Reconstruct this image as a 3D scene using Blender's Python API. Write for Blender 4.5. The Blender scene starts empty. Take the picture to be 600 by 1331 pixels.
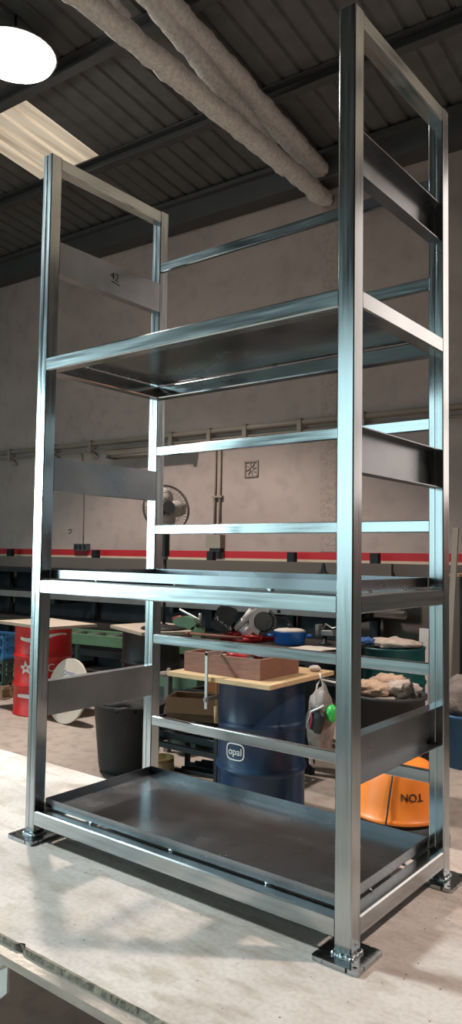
import bpy, bmesh, math, random
from mathutils import Vector, Matrix
random.seed(7)
PI = math.pi
SC = bpy.context.scene
COL = SC.collection

# ------------------------------------------------------------------ camera
def make_camera():
    yaw, pitch, roll, F = 0.6654, 0.0556, 0.0140, 976.0
    f = Vector((-math.sin(yaw)*math.cos(pitch), math.cos(yaw)*math.cos(pitch), math.sin(pitch)))
    r = Vector((math.cos(yaw), math.sin(yaw), 0)); u = r.cross(f)
    r2 = r*math.cos(roll) + u*math.sin(roll); u2 = u*math.cos(roll) - r*math.sin(roll)
    M = Matrix(((r2.x, u2.x, -f.x, 2.288), (r2.y, u2.y, -f.y, -1.733), (r2.z, u2.z, -f.z, 1.631), (0, 0, 0, 1)))
    cd = bpy.data.cameras.new('camera'); co = bpy.data.objects.new('camera', cd); COL.objects.link(co)
    co.matrix_world = M
    cd.sensor_fit = 'VERTICAL'; cd.sensor_height = 36.0; cd.lens = 36.0*F/1331.0
    cd.clip_start = 0.05; cd.clip_end = 200
    SC.camera = co
make_camera()

# ------------------------------------------------------------------ materials
def lin(c):
    return tuple((x/12.92 if x <= 0.04045 else ((x+0.055)/1.055)**2.4) for x in (v/255.0 for v in c))
def newmat(name):
    m = bpy.data.materials.new(name); m.use_nodes = True
    nt = m.node_tree; b = nt.nodes.get('Principled BSDF')
    return m, nt, b
def noise_mix(nt, scale, c1, c2, lo=0.35, hi=0.65, stretch=(1, 1, 1), detail=6, coord='Object'):
    tc = nt.nodes.new('ShaderNodeTexCoord'); mp = nt.nodes.new('ShaderNodeMapping')
    mp.inputs['Scale'].default_value = stretch
    n = nt.nodes.new('ShaderNodeTexNoise'); n.inputs['Scale'].default_value = scale; n.inputs['Detail'].default_value = detail
    rp = nt.nodes.new('ShaderNodeValToRGB')
    rp.color_ramp.elements[0].position = lo; rp.color_ramp.elements[1].position = hi
    rp.color_ramp.elements[0].color = (*c1, 1); rp.color_ramp.elements[1].color = (*c2, 1)
    nt.links.new(tc.outputs[coord], mp.inputs['Vector']); nt.links.new(mp.outputs['Vector'], n.inputs['Vector'])
    nt.links.new(n.outputs['Fac'], rp.inputs['Fac'])
    return rp, n
def mat(name, c, rough=0.6, metal=0.0, var=0.18, scale=6, bump=0.0, bscale=60, stretch=(1, 1, 1), c2=None, lo=0.35, hi=0.65, coat=0):
    m, nt, b = newmat(name)
    c = lin(c); d = lin(c2) if c2 else tuple(x*(1-var) for x in c)
    rp, n = noise_mix(nt, scale, d, c, lo, hi, stretch)
    nt.links.new(rp.outputs['Color'], b.inputs['Base Color'])
    b.inputs['Roughness'].default_value = rough; b.inputs['Metallic'].default_value = metal
    if coat: b.inputs['Coat Weight'].default_value = coat
    if bump:
        tc = nt.nodes.new('ShaderNodeTexCoord')
        n2 = nt.nodes.new('ShaderNodeTexNoise'); n2.inputs['Scale'].default_value = bscale; n2.inputs['Detail'].default_value = 5
        nt.links.new(tc.outputs['Object'], n2.inputs['Vector'])
        bp = nt.nodes.new('ShaderNodeBump'); bp.inputs['Strength'].default_value = bump; bp.inputs['Distance'].default_value = 0.02
        nt.links.new(n2.outputs['Fac'], bp.inputs['Height']); nt.links.new(bp.outputs['Normal'], b.inputs['Normal'])
    return m
def steel(name, c, c2, r0, r1, stretch, scale=14):
    """bare brushed steel: streaked colour and streaked gloss along the bar, with paler ground patches"""
    m, nt, b = newmat(name)
    rp, n = noise_mix(nt, scale, lin(c2), lin(c), 0.3, 0.7, stretch, 8)
    rp2, n2 = noise_mix(nt, 3.5, (0, 0, 0), (1, 1, 1), 0.42, 0.62, (1, 1, 1), 5)
    mx = nt.nodes.new('ShaderNodeMix'); mx.data_type = 'RGBA'
    nt.links.new(rp2.outputs['Color'], mx.inputs['Factor'])
    nt.links.new(rp.outputs['Color'], mx.inputs['A'])
    hs = nt.nodes.new('ShaderNodeHueSaturation'); hs.inputs['Value'].default_value = 1.12
    nt.links.new(rp.outputs['Color'], hs.inputs['Color']); nt.links.new(hs.outputs['Color'], mx.inputs['B'])
    nt.links.new(mx.outputs['Result'], b.inputs['Base Color'])
    mr = nt.nodes.new('ShaderNodeMapRange')
    mr.inputs['From Min'].default_value = 0.3; mr.inputs['From Max'].default_value = 0.7
    mr.inputs['To Min'].default_value = r0; mr.inputs['To Max'].default_value = r1
    nt.links.new(n.outputs['Fac'], mr.inputs['Value']); nt.links.new(mr.outputs['Result'], b.inputs['Roughness'])
    b.inputs['Metallic'].default_value = 1.0
    return m
def emit(name, c, s):
    m, nt, b = newmat(name)
    b.inputs['Base Color'].default_value = (*lin(c), 1)
    b.inputs['Emission Color'].default_value = (*lin(c), 1); b.inputs['Emission Strength'].default_value = s
    return m

S_C, S_D = (176, 181, 182), (156, 162, 165)
M = {}
M['steel_z'] = steel('brushed_steel_upright', S_C, S_D, 0.14, 0.24, (6, 6, 0.25))
M['steel_x'] = steel('brushed_steel_lengthwise', S_C, S_D, 0.14, 0.24, (0.25, 6, 6))
M['steel_y'] = steel('brushed_steel_crosswise', S_C, S_D, 0.14, 0.24, (6, 0.25, 6))
M['sheet'] = steel('mill_finish_sheet', (140, 142, 146), (120, 123, 127), 0.17, 0.32, (1, 1, 1), 4)
M['plate'] = steel('mill_finish_plate', (150, 153, 156), (126, 130, 134), 0.26, 0.38, (1, 1, 1), 5)
M['weld'] = mat('weld_bead', (190, 195, 198), 0.22, 1.0, 0.4, 60, 0.4, 90)
M['black_ink'] = mat('black_marker', (22, 22, 24), 0.7)
M['dark_metal'] = mat('dark_steel_stock', (46, 50, 54), 0.5, 0.6, 0.35, 5)
M['dark_metal2'] = mat('dark_rusty_stock', (60, 54, 51), 0.6, 0.4, 0.35, 5)
M['bright_metal'] = mat('bright_steel_stock', (190, 188, 184), 0.35, 0.8, 0.2, 8)
M['grey_metal'] = mat('grey_steel', (128, 128, 126), 0.5, 0.5, 0.2, 5)
M['black'] = mat('black_plastic', (30, 31, 33), 0.5, 0, 0.2, 8)
M['rubber'] = mat('black_rubber', (46, 48, 50), 0.62, 0, 0.3, 7, 0.2, 30)
M['red'] = mat('red_paint', (206, 40, 40), 0.38, 0, 0.18, 5)
M['red_tool'] = mat('red_tool_plastic', (176, 32, 34), 0.4, 0, 0.2, 9)
M['white'] = mat('white_paint', (226, 224, 220), 0.5, 0, 0.08, 6)
M['offwhite'] = mat('offwhite_paper', (214, 206, 194), 0.8, 0, 0.1, 9)
M['blue_drum'] = mat('dark_blue_paint', (34, 58, 88), 0.36, 0.1, 0.3, 3)
M['teal'] = mat('teal_paint', (22, 92, 94), 0.4, 0, 0.25, 5)
M['blue'] = mat('blue_enamel', (32, 96, 176), 0.35, 0, 0.12, 5)
M['blue_plastic'] = mat('blue_plastic', (46, 104, 150), 0.45, 0, 0.2, 5)
M['wood_light'] = mat('light_plywood', (198, 166, 124), 0.7, 0, 0.22, 9, 0.1, 50, (1, 6, 6))
M['wood_red'] = mat('reddish_wood', (142, 96, 78), 0.65, 0, 0.25, 9, 0.1, 50, (1, 8, 8))
M['wood_grey'] = mat('weathered_board', (188, 176, 160), 0.75, 0, 0.18, 6, 0.1, 40, (1, 6, 6))
M['pallet'] = mat('pallet_wood', (158, 132, 106), 0.8, 0, 0.3, 8, 0.1, 40, (1, 8, 8))
M['card'] = mat('brown_cardboard', (104, 78, 52), 0.85, 0, 0.15, 6)
M['orange'] = mat('orange_plastic', (236, 128, 44), 0.42, 0, 0.14, 4)
M['orange_wood'] = mat('orange_block', (190, 110, 60), 0.7, 0, 0.2, 6)
M['green'] = mat('machine_green', (92, 128, 96), 0.45, 0.1, 0.2, 6)
M['dark_green'] = mat('dark_machine_green', (52, 76, 64), 0.5, 0.1, 0.25, 6)
M['lime'] = mat('bright_green_plastic', (60, 190, 80), 0.4, 0, 0.1, 6)
M['pink'] = mat('pink_trim', (190, 60, 100), 0.6)
M['cloth_grey'] = mat('grey_cloth', (146, 136, 130), 0.95, 0, 0.3, 16, 0.4, 40)
M['cloth_dark'] = mat('dark_grey_cloth', (74, 74, 74), 0.95, 0, 0.3, 16, 0.4, 40)
M['cloth_peach'] = mat('peach_cloth', (206, 176, 150), 0.95, 0, 0.22, 18, 0.4, 40)
M['cloth_pale'] = mat('pale_cloth', (206, 190, 178), 0.95, 0, 0.25, 18, 0.4, 40)
M['cloth_blue'] = mat('blue_cloth', (70, 110, 170), 0.95, 0, 0.25, 18, 0.4, 40)
M['tin'] = mat('tin_can', (176, 158, 122), 0.4, 0.5, 0.45, 22, 0, 60, (1, 1, 0.6))
M['brass'] = mat('dull_brass_inside', (132, 112, 64), 0.5, 0.4, 0.3, 10)
M['fan_blade'] = mat('grey_fan_blade', (206, 200, 194), 0.5, 0.0, 0.1, 5)
M['wire'] = mat('dark_wire', (58, 56, 56), 0.5, 0.4)
M['cage'] = mat('fan_cage_wire', (96, 90, 86), 0.5, 0.5)
M['grey_box'] = mat('grey_plastic', (150, 142, 130), 0.6, 0, 0.08, 5)
M['dark_box'] = mat('dark_grey_plastic', (78, 80, 84), 0.6, 0, 0.08, 5)
M['vent'] = mat('painted_grille', (150, 136, 129), 0.8, 0, 0.08, 5)
M['conduit'] = mat('painted_conduit', (150, 138, 126), 0.5, 0, 0.12, 4)
M['lamp_glass'] = emit('lamp_diffuser', (255, 248, 238), 30.0)
M['tube_glass'] = mat('fluorescent_cover', (168, 158, 148), 0.4, 0, 0.06, 4)

def wall_mat():
    m, nt, b = newmat('painted_plaster_wall')
    rp, n = noise_mix(nt, 0.9, lin((164, 148, 142)), lin((180, 164, 157)), 0.3, 0.7, (1, 1, 1.8), 6)
    rq, n2 = noise_mix(nt, 5, (0.86, 0.86, 0.86), (1, 1, 1), 0.28, 0.5, (1, 1, 1), 8)
    mx = nt.nodes.new('ShaderNodeMix'); mx.data_type = 'RGBA'; mx.blend_type = 'MULTIPLY'; mx.inputs['Factor'].default_value = 1
    nt.links.new(rp.outputs['Color'], mx.inputs['A']); nt.links.new(rq.outputs['Color'], mx.inputs['B'])
    nt.links.new(mx.outputs['Result'], b.inputs['Base Color']); b.inputs['Roughness'].default_value = 0.85
    bp = nt.nodes.new('ShaderNodeBump'); bp.inputs['Strength'].default_value = 0.15
    nt.links.new(n2.outputs['Fac'], bp.inputs['Height']); nt.links.new(bp.outputs['Normal'], b.inputs['Normal'])
    return m
M['wall'] = wall_mat()
M['wall_rough'] = mat('rough_patched_plaster', (172, 156, 148), 0.95, 0, 0.22, 20, 0.6, 40, lo=0.25, hi=0.55)
M['wall_side'] = mat('grey_side_wall', (120, 112, 106), 0.85, 0, 0.15, 1.2)
M['stripe_red'] = mat('red_wall_stripe', (190, 38, 48), 0.6, 0, 0.06, 4)
M['stripe_cream'] = mat('cream_wall_line', (216, 196, 172), 0.7, 0, 0.1, 4)
M['dado'] = mat('grey_lower_wall_paint', (104, 97, 91), 0.8, 0, 0.12, 2)
M['roof'] = mat('dark_roof_sheet', (104, 104, 103), 0.75, 0.0, 0.2, 5, 0.1, 40)
M['purlin'] = mat('dark_purlin', (78, 79, 80), 0.6, 0.0, 0.15, 3)
M['fireproof'] = mat('sprayed_fireproofing', (240, 234, 228), 0.98, 0, 0.25, 26, 1.0, 45, lo=0.3, hi=0.6)
M['outside'] = mat('outside_paving', (150, 148, 142), 0.9, 0, 0.1, 1)

def skylight_mat(s):
    m, nt, b = newmat('translucent_rooflight')
    b.inputs['Base Color'].default_value = (*lin((220, 205, 180)), 1)
    b.inputs['Roughness'].default_value = 0.6
    tc = nt.nodes.new('ShaderNodeTexCoord'); wv = nt.nodes.new('ShaderNodeTexNoise'); wv.inputs['Scale'].default_value = 2.0
    mp = nt.nodes.new('ShaderNodeMapping'); mp.inputs['Scale'].default_value = (6, 0.3, 1)
    nt.links.new(tc.outputs['Object'], mp.inputs['Vector']); nt.links.new(mp.outputs['Vector'], wv.inputs['Vector'])
    rp = nt.nodes.new('ShaderNodeValToRGB')
    rp.color_ramp.elements[0].position = 0.35; rp.color_ramp.elements[1].position = 0.65
    rp.color_ramp.elements[0].color = (*lin((172, 152, 128)), 1); rp.color_ramp.elements[1].color = (*lin((236, 222, 200)), 1)
    nt.links.new(wv.outputs['Fac'], rp.inputs['Fac']); nt.links.new(rp.outputs['Color'], b.inputs['Emission Color'])
    b.inputs['Emission Strength'].default_value = s
    return m
M['skylight'] = skylight_mat(0.50); M['skylight_added'] = skylight_mat(1.0)
M['pane'] = emit('frosted_window_pane', (255, 238, 228), 2.4)
M['added_pane_cool'] = emit('added_cool_pane', (206, 232, 240), 0.7)

def floor_mat():
    m, nt, b = newmat('worn_concrete_floor')
    rp, n = noise_mix(nt, 0.8, lin((150, 140, 131)), lin((184, 172, 161)), 0.3, 0.7, (1, 1, 1), 8)
    rq, n2 = noise_mix(nt, 9, (0.72, 0.72, 0.72), (1, 1, 1), 0.3, 0.52, (1, 1, 1), 8)
    mx = nt.nodes.new('ShaderNodeMix'); mx.data_type = 'RGBA'; mx.blend_type = 'MULTIPLY'; mx.inputs['Factor'].default_value = 1
    nt.links.new(rp.outputs['Color'], mx.inputs['A']); nt.links.new(rq.outputs['Color'], mx.inputs['B'])
    nt.links.new(mx.outputs['Result'], b.inputs['Base Color']); b.inputs['Roughness'].default_value = 0.7
    return m
M['floor'] = floor_mat()
def bench_mat():
    m, nt, b = newmat('stained_bench_top')
    L = nt.links
    rp, n = noise_mix(nt, 2.2, lin((190, 177, 169)), lin((222, 210, 202)), 0.3, 0.7, (1, 1, 1), 9)
    rq, n2 = noise_mix(nt, 14, (0.80, 0.78, 0.74), (1, 1, 1), 0.34, 0.52, (0.6, 1.6, 1), 10)
    mx = nt.nodes.new('ShaderNodeMix'); mx.data_type = 'RGBA'; mx.blend_type = 'MULTIPLY'; mx.inputs['Factor'].default_value = 1
    L.new(rp.outputs['Color'], mx.inputs['A']); L.new(rq.outputs['Color'], mx.inputs['B'])
    # dark pits and spatter
    tc = nt.nodes.new('ShaderNodeTexCoord')
    vo = nt.nodes.new('ShaderNodeTexVoronoi'); vo.inputs['Scale'].default_value = 34
    L.new(tc.outputs['Object'], vo.inputs['Vector'])
    r1 = nt.nodes.new('ShaderNodeValToRGB'); r1.color_ramp.elements[0].position = 0.07; r1.color_ramp.elements[1].position = 0.13
    r1.color_ramp.elements[0].color = (0.30, 0.25, 0.21, 1); r1.color_ramp.elements[1].color = (1, 1, 1, 1)
    L.new(vo.outputs['Distance'], r1.inputs['Fac'])
    # only some of the cells carry a pit
    sp = nt.nodes.new('ShaderNodeSeparateColor'); L.new(vo.outputs['Color'], sp.inputs['Color'])
    gt = nt.nodes.new('ShaderNodeMath'); gt.operation = 'GREATER_THAN'; gt.inputs[1].default_value = 0.72
    L.new(sp.outputs['Red'], gt.inputs[0])
    mz = nt.nodes.new('ShaderNodeMix'); mz.data_type = 'RGBA'; mz.blend_type = 'MULTIPLY'
    st, n3 = noise_mix(nt, 3.2, (0.66, 0.57, 0.49), (1, 1, 1), 0.30, 0.50, (1, 1, 1), 9)
    fine, n4 = noise_mix(nt, 70, (0.86, 0.85, 0.84), (1, 1, 1), 0.30, 0.55, (1, 1, 1), 6)
    ms = nt.nodes.new('ShaderNodeMix'); ms.data_type = 'RGBA'; ms.blend_type = 'MULTIPLY'; ms.inputs['Factor'].default_value = 0.6
    L.new(mx.outputs['Result'], ms.inputs['A']); L.new(st.outputs['Color'], ms.inputs['B'])
    mf = nt.nodes.new('ShaderNodeMix'); mf.data_type = 'RGBA'; mf.blend_type = 'MULTIPLY'; mf.inputs['Factor'].default_value = 1.0
    L.new(ms.outputs['Result'], mf.inputs['A']); L.new(fine.outputs['Color'], mf.inputs['B'])
    L.new(gt.outputs['Value'], mz.inputs['Factor']); L.new(mf.outputs['Result'], mz.inputs['A']); L.new(r1.outputs['Color'], mz.inputs['B'])
    L.new(mz.outputs['Result'], b.inputs['Base Color'])
    b.inputs['Roughness'].default_value = 0.55
    bp = nt.nodes.new('ShaderNodeBump'); bp.inputs['Strength'].default_value = 0.12; bp.inputs['Distance'].default_value = 0.01
    L.new(n2.outputs['Fac'], bp.inputs['Height']); L.new(bp.outputs['Normal'], b.inputs['Normal'])
    return m
M['bench'] = bench_mat()
M['bench_edge'] = mat('chipped_slab_edge', (150, 138, 122), 0.9, 0, 0.4, 20, 0.6, 40)
M['rim'] = mat('worn_steel_rim', (176, 168, 158), 0.42, 0.55, 0.25, 10, 0.1, 60, (0.4, 3, 3))

# ------------------------------------------------------------------ mesh helpers
BA = math.radians(2.9)
B = Matrix.Translation((-0.67, 6.05, 0)) @ Matrix.Rotation(BA, 4, 'Z')      # frame of the building's back wall
I4 = Matrix.Identity(4)
def rot(axis, deg): return Matrix.Rotation(math.radians(deg), 4, axis)
def T(x, y, z): return Matrix.Translation((x, y, z))

class MB:
    def __init__(self, X=None):
        self.v = []; self.f = []; self.X = X or I4; self.smooth = set()
    def _add(self, vs, fs, sm=False):
        n = len(self.v); k = len(self.f)
        self.v += [self.X @ Vector(p) for p in vs]
        self.f += [tuple(i+n for i in f) for f in fs]
        if sm: self.smooth |= set(range(k, k+len(fs)))
        return self
    def box(self, c, s, X=None):
        x, y, z = (d/2 for d in s); X = T(*c) @ (X or I4)
        vs = [X @ Vector(p) for p in ((-x,-y,-z),(x,-y,-z),(x,y,-z),(-x,y,-z),(-x,-y,z),(x,-y,z),(x,y,z),(-x,y,z))]
        return self._add(vs, [(0,3,2,1),(4,5,6,7),(0,1,5,4),(1,2,6,5),(2,3,7,6),(3,0,4,7)])
    def span(self, a, b):
        return self.box([(p+q)/2 for p, q in zip(a, b)], [abs(q-p) for p, q in zip(a, b)])
    def prism(self, poly, h, X=None, sm=False):
        """poly in local xy, extruded along local z 0..h"""
        X = X or I4; n = len(poly)
        vs = [X @ Vector((p[0], p[1], 0)) for p in poly] + [X @ Vector((p[0], p[1], h)) for p in poly]
        fs = [tuple(reversed(range(n))), tuple(range(n, 2*n))] + [(i, (i+1) % n, n+(i+1) % n, n+i) for i in range(n)]
        return self._add(vs, fs, sm)
    def bar(self, a, b, w, h, ch=0.004, up=(0, 0, 1)):
        """rounded rectangular bar from a to b; w across, h along up"""
        a, b = Vector(a), Vector(b); z = (b-a).normalized(); up = Vector(up)
        if abs(z.dot(up)) > 0.99: up = Vector((0, 1, 0))
        x = up.cross(z).normalized(); y = z.cross(x)
        X = Matrix(((x.x, y.x, z.x, a.x), (x.y, y.y, z.y, a.y), (x.z, y.z, z.z, a.z), (0, 0, 0, 1)))
        p, q, c = w/2, h/2, ch
        return self.prism([(-p+c,-q),(p-c,-q),(p,-q+c),(p,q-c),(p-c,q),(-p+c,q),(-p,q-c),(-p,-q+c)], (b-a).length, X)
    def cyl(self, a, b, r, r2=None, n=20, caps=True):
        a, b = Vector(a), Vector(b); r2 = r if r2 is None else r2
        z = (b-a).normalized(); t = Vector((1, 0, 0)) if abs(z.x) < 0.9 else Vector((0, 1, 0))
        x = t.cross(z).normalized(); y = z.cross(x)
        vs = [a + (x*math.cos(2*PI*i/n)+y*math.sin(2*PI*i/n))*r for i in range(n)] + [b + (x*math.cos(2*PI*i/n)+y*math.sin(2*PI*i/n))*r2 for i in range(n)]
        self._add(vs, [(i, (i+1) % n, n+(i+1) % n, n+i) for i in range(n)], True)
        if caps: self._add(vs, [tuple(reversed(range(n))), tuple(range(n, 2*n))])
        return self
    def lathe(self, prof, X=None, n=40, wob=None):
        X = X or I4; vs = []; m = len(prof)
        for i in range(n):
            a = 2*PI*i/n
            for (r, z) in prof:
                k = wob(a, z) if wob else 1
                vs.append(X @ Vector((r*k*math.cos(a), r*k*math.sin(a), z)))
        fs = []
        for i in range(n):
            j = (i+1) % n
            for k in range(m-1): fs.append((i*m+k, j*m+k, j*m+k+1, i*m+k+1))
        self._add(vs, fs, True)
        if prof[0][0] > 1e-4: self._add(vs, [tuple(i*m for i in reversed(range(n)))])
        if prof[-1][0] > 1e-4: self._add(vs, [tuple(i*m+m-1 for i in range(n))])
        return self
    def tube(self, pts, r, n=8):
        pts = [Vector(p) for p in pts]; vs = []; m = len(pts)
        ref = Vector((0.31, 0.17, 0.93))
        for i, p in enumerate(pts):
            d = (pts[min(i+1, m-1)] - pts[max(i-1, 0)]).normalized()
            rr = ref if abs(d.dot(ref)) < 0.95 else Vector((1, 0, 0))
            x = rr.cross(d).normalized(); y = d.cross(x)
            q = r[i] if isinstance(r, (list, tuple)) else r
            vs += [p + (x*math.cos(2*PI*k/n)+y*math.sin(2*PI*k/n))*q for k in range(n)]
        fs = [(i*n+k, i*n+(k+1) % n, (i+1)*n+(k+1) % n, (i+1)*n+k) for i in range(m-1) for k in range(n)]
        self._add(vs, fs, True)
        return self._add(vs, [tuple(reversed(range(n))), tuple(range((m-1)*n, m*n))])
    def ring(self, R, r, X=None, n=36, k=6):
        X = X or I4
        vs = [X @ Vector(((R+r*math.cos(2*PI*j/k))*math.cos(2*PI*i/n), (R+r*math.cos(2*PI*j/k))*math.sin(2*PI*i/n), r*math.sin(2*PI*j/k))) for i in range(n) for j in range(k)]
        return self._add(vs, [(i*k+j, ((i+1) % n)*k+j, ((i+1) % n)*k+(j+1) % k, i*k+(j+1) % k) for i in range(n) for j in range(k)], True)
    def blob(self, c, s, amp=0.25, seed=0, n=18, m=12, freq=2.6, flat=None):
        """crumpled rounded lump"""
        from mathutils import noise
        vs = []; o = Vector((seed*7.3, seed*3.1, seed*1.7))
        for i in range(m+1):
            th = PI*i/m
            for j in range(n):
                ph = 2*PI*j/n
                d = Vector((math.sin(th)*math.cos(ph), math.sin(th)*math.sin(ph), math.cos(th)))
                k = 1 + amp*(noise.noise(d*freq+o) + 0.5*noise.noise(d*freq*2.3+o))
                p = Vector((c[0]+d.x*s[0]*k, c[1]+d.y*s[1]*k, c[2]+d.z*s[2]*k))
                if flat is not None and p.z < flat: p.z = flat
                vs.append(p)
        fs = [(i*n+j, i*n+(j+1) % n, (i+1)*n+(j+1) % n, (i+1)*n+j) for i in range(m) for j in range(n)]
        return self._add(vs, [tuple(reversed(f)) for f in fs], True)
    def build(self, name, m, root=None, kind=None):
        me = bpy.data.meshes.new(name)
        off = Vector((0, 0, 0)); p = root
        while p is not None: off += p.location; p = p.parent
        me.from_pydata([tuple(v-off) for v in self.v], [], self.f)
        for i in self.smooth: me.polygons[i].use_smooth = True
        bm = bmesh.new(); bm.from_mesh(me)
        bmesh.ops.remove_doubles(bm, verts=bm.verts, dist=1e-5)
        bmesh.ops.recalc_face_normals(bm, faces=bm.faces); bm.to_mesh(me); bm.free()
        me.materials.append(M[m] if isinstance(m, str) else m)
        o = bpy.data.objects.new(name, me); COL.objects.link(o)
        if root is not None: o.parent = root
        if kind: o['kind'] = kind
        return o

def thing(name, label, cat, loc, group=None):
    o = bpy.data.objects.new(name, None); COL.objects.link(o); o.location = loc
    o.empty_display_size = 0.1
    o['label'] = label; o['category'] = cat
    if group: o['group'] = group
    return o
def tag(o, label, cat, group=None, kind=None):
    o['label'] = label; o['category'] = cat
    if group: o['group'] = group
    if kind: o['kind'] = kind
    # put the origin of a one-mesh thing at its base
    vs = o.data.vertices
    if o.parent is None and len(vs):
        xs = [v.co.x for v in vs]; ys = [v.co.y for v in vs]; zs = [v.co.z for v in vs]
        c = Vector(((min(xs)+max(xs))/2, (min(ys)+max(ys))/2, min(zs)))
        o.data.transform(Matrix.Translation(-c)); o.location = c
    return o
def struct(name, mb, m):
    return mb.build(name, m, None, 'structure')
def text_mesh(s, size, mapper, depth=0.0015):
    """flat lettering as mesh; mapper turns local (x, y, z) into place"""
    cu = bpy.data.curves.new('lettering', 'FONT'); cu.body = s; cu.size = size; cu.extrude = depth/2
    cu.align_x = 'CENTER'; cu.align_y = 'CENTER'
    to = bpy.data.objects.new('lettering', cu); COL.objects.link(to)
    dg = bpy.context.evaluated_depsgraph_get(); me = bpy.data.meshes.new_from_object(to.evaluated_get(dg))
    mb = MB(); mb._add([mapper(v.co) for v in me.vertices], [tuple(p.vertices) for p in me.polygons])
    bpy.data.objects.remove(to); bpy.data.meshes.remove(me); bpy.data.curves.remove(cu)
    return mb
def on_cyl(c, r, a0, z0):
    """mapper onto a vertical cylinder round c: local x runs along the arc seen from outside, y runs up"""
    def f(p):
        a = a0 + p[0]/r; q = r + p[2]
        return Vector((c[0]+q*math.cos(a), c[1]+q*math.sin(a), z0+p[1]))
    return f
def grid_patch(poly, mapper, t=0.002, step=0.02):
    """thin decal from a strip list [(x, ylow, yhigh)] bent by mapper"""
    mb = MB(); vs = []; fs = []
    for (x, a, b) in poly: vs += [mapper((x, a, t)), mapper((x, b, t)), mapper((x, a, 0)), mapper((x, b, 0))]
    for i in range(len(poly)-1):
        k = 4*i; j = k+4
        fs += [(k, j, j+1, k+1), (k+2, k+3, j+3, j+2), (k, k+2, j+2, j), (k+1, j+1, j+3, k+3)]
    n = 4*(len(poly)-1); fs += [(0, 1, 3, 2), (n, n+2, n+3, n+1)]
    return mb._add(vs, fs)

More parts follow.
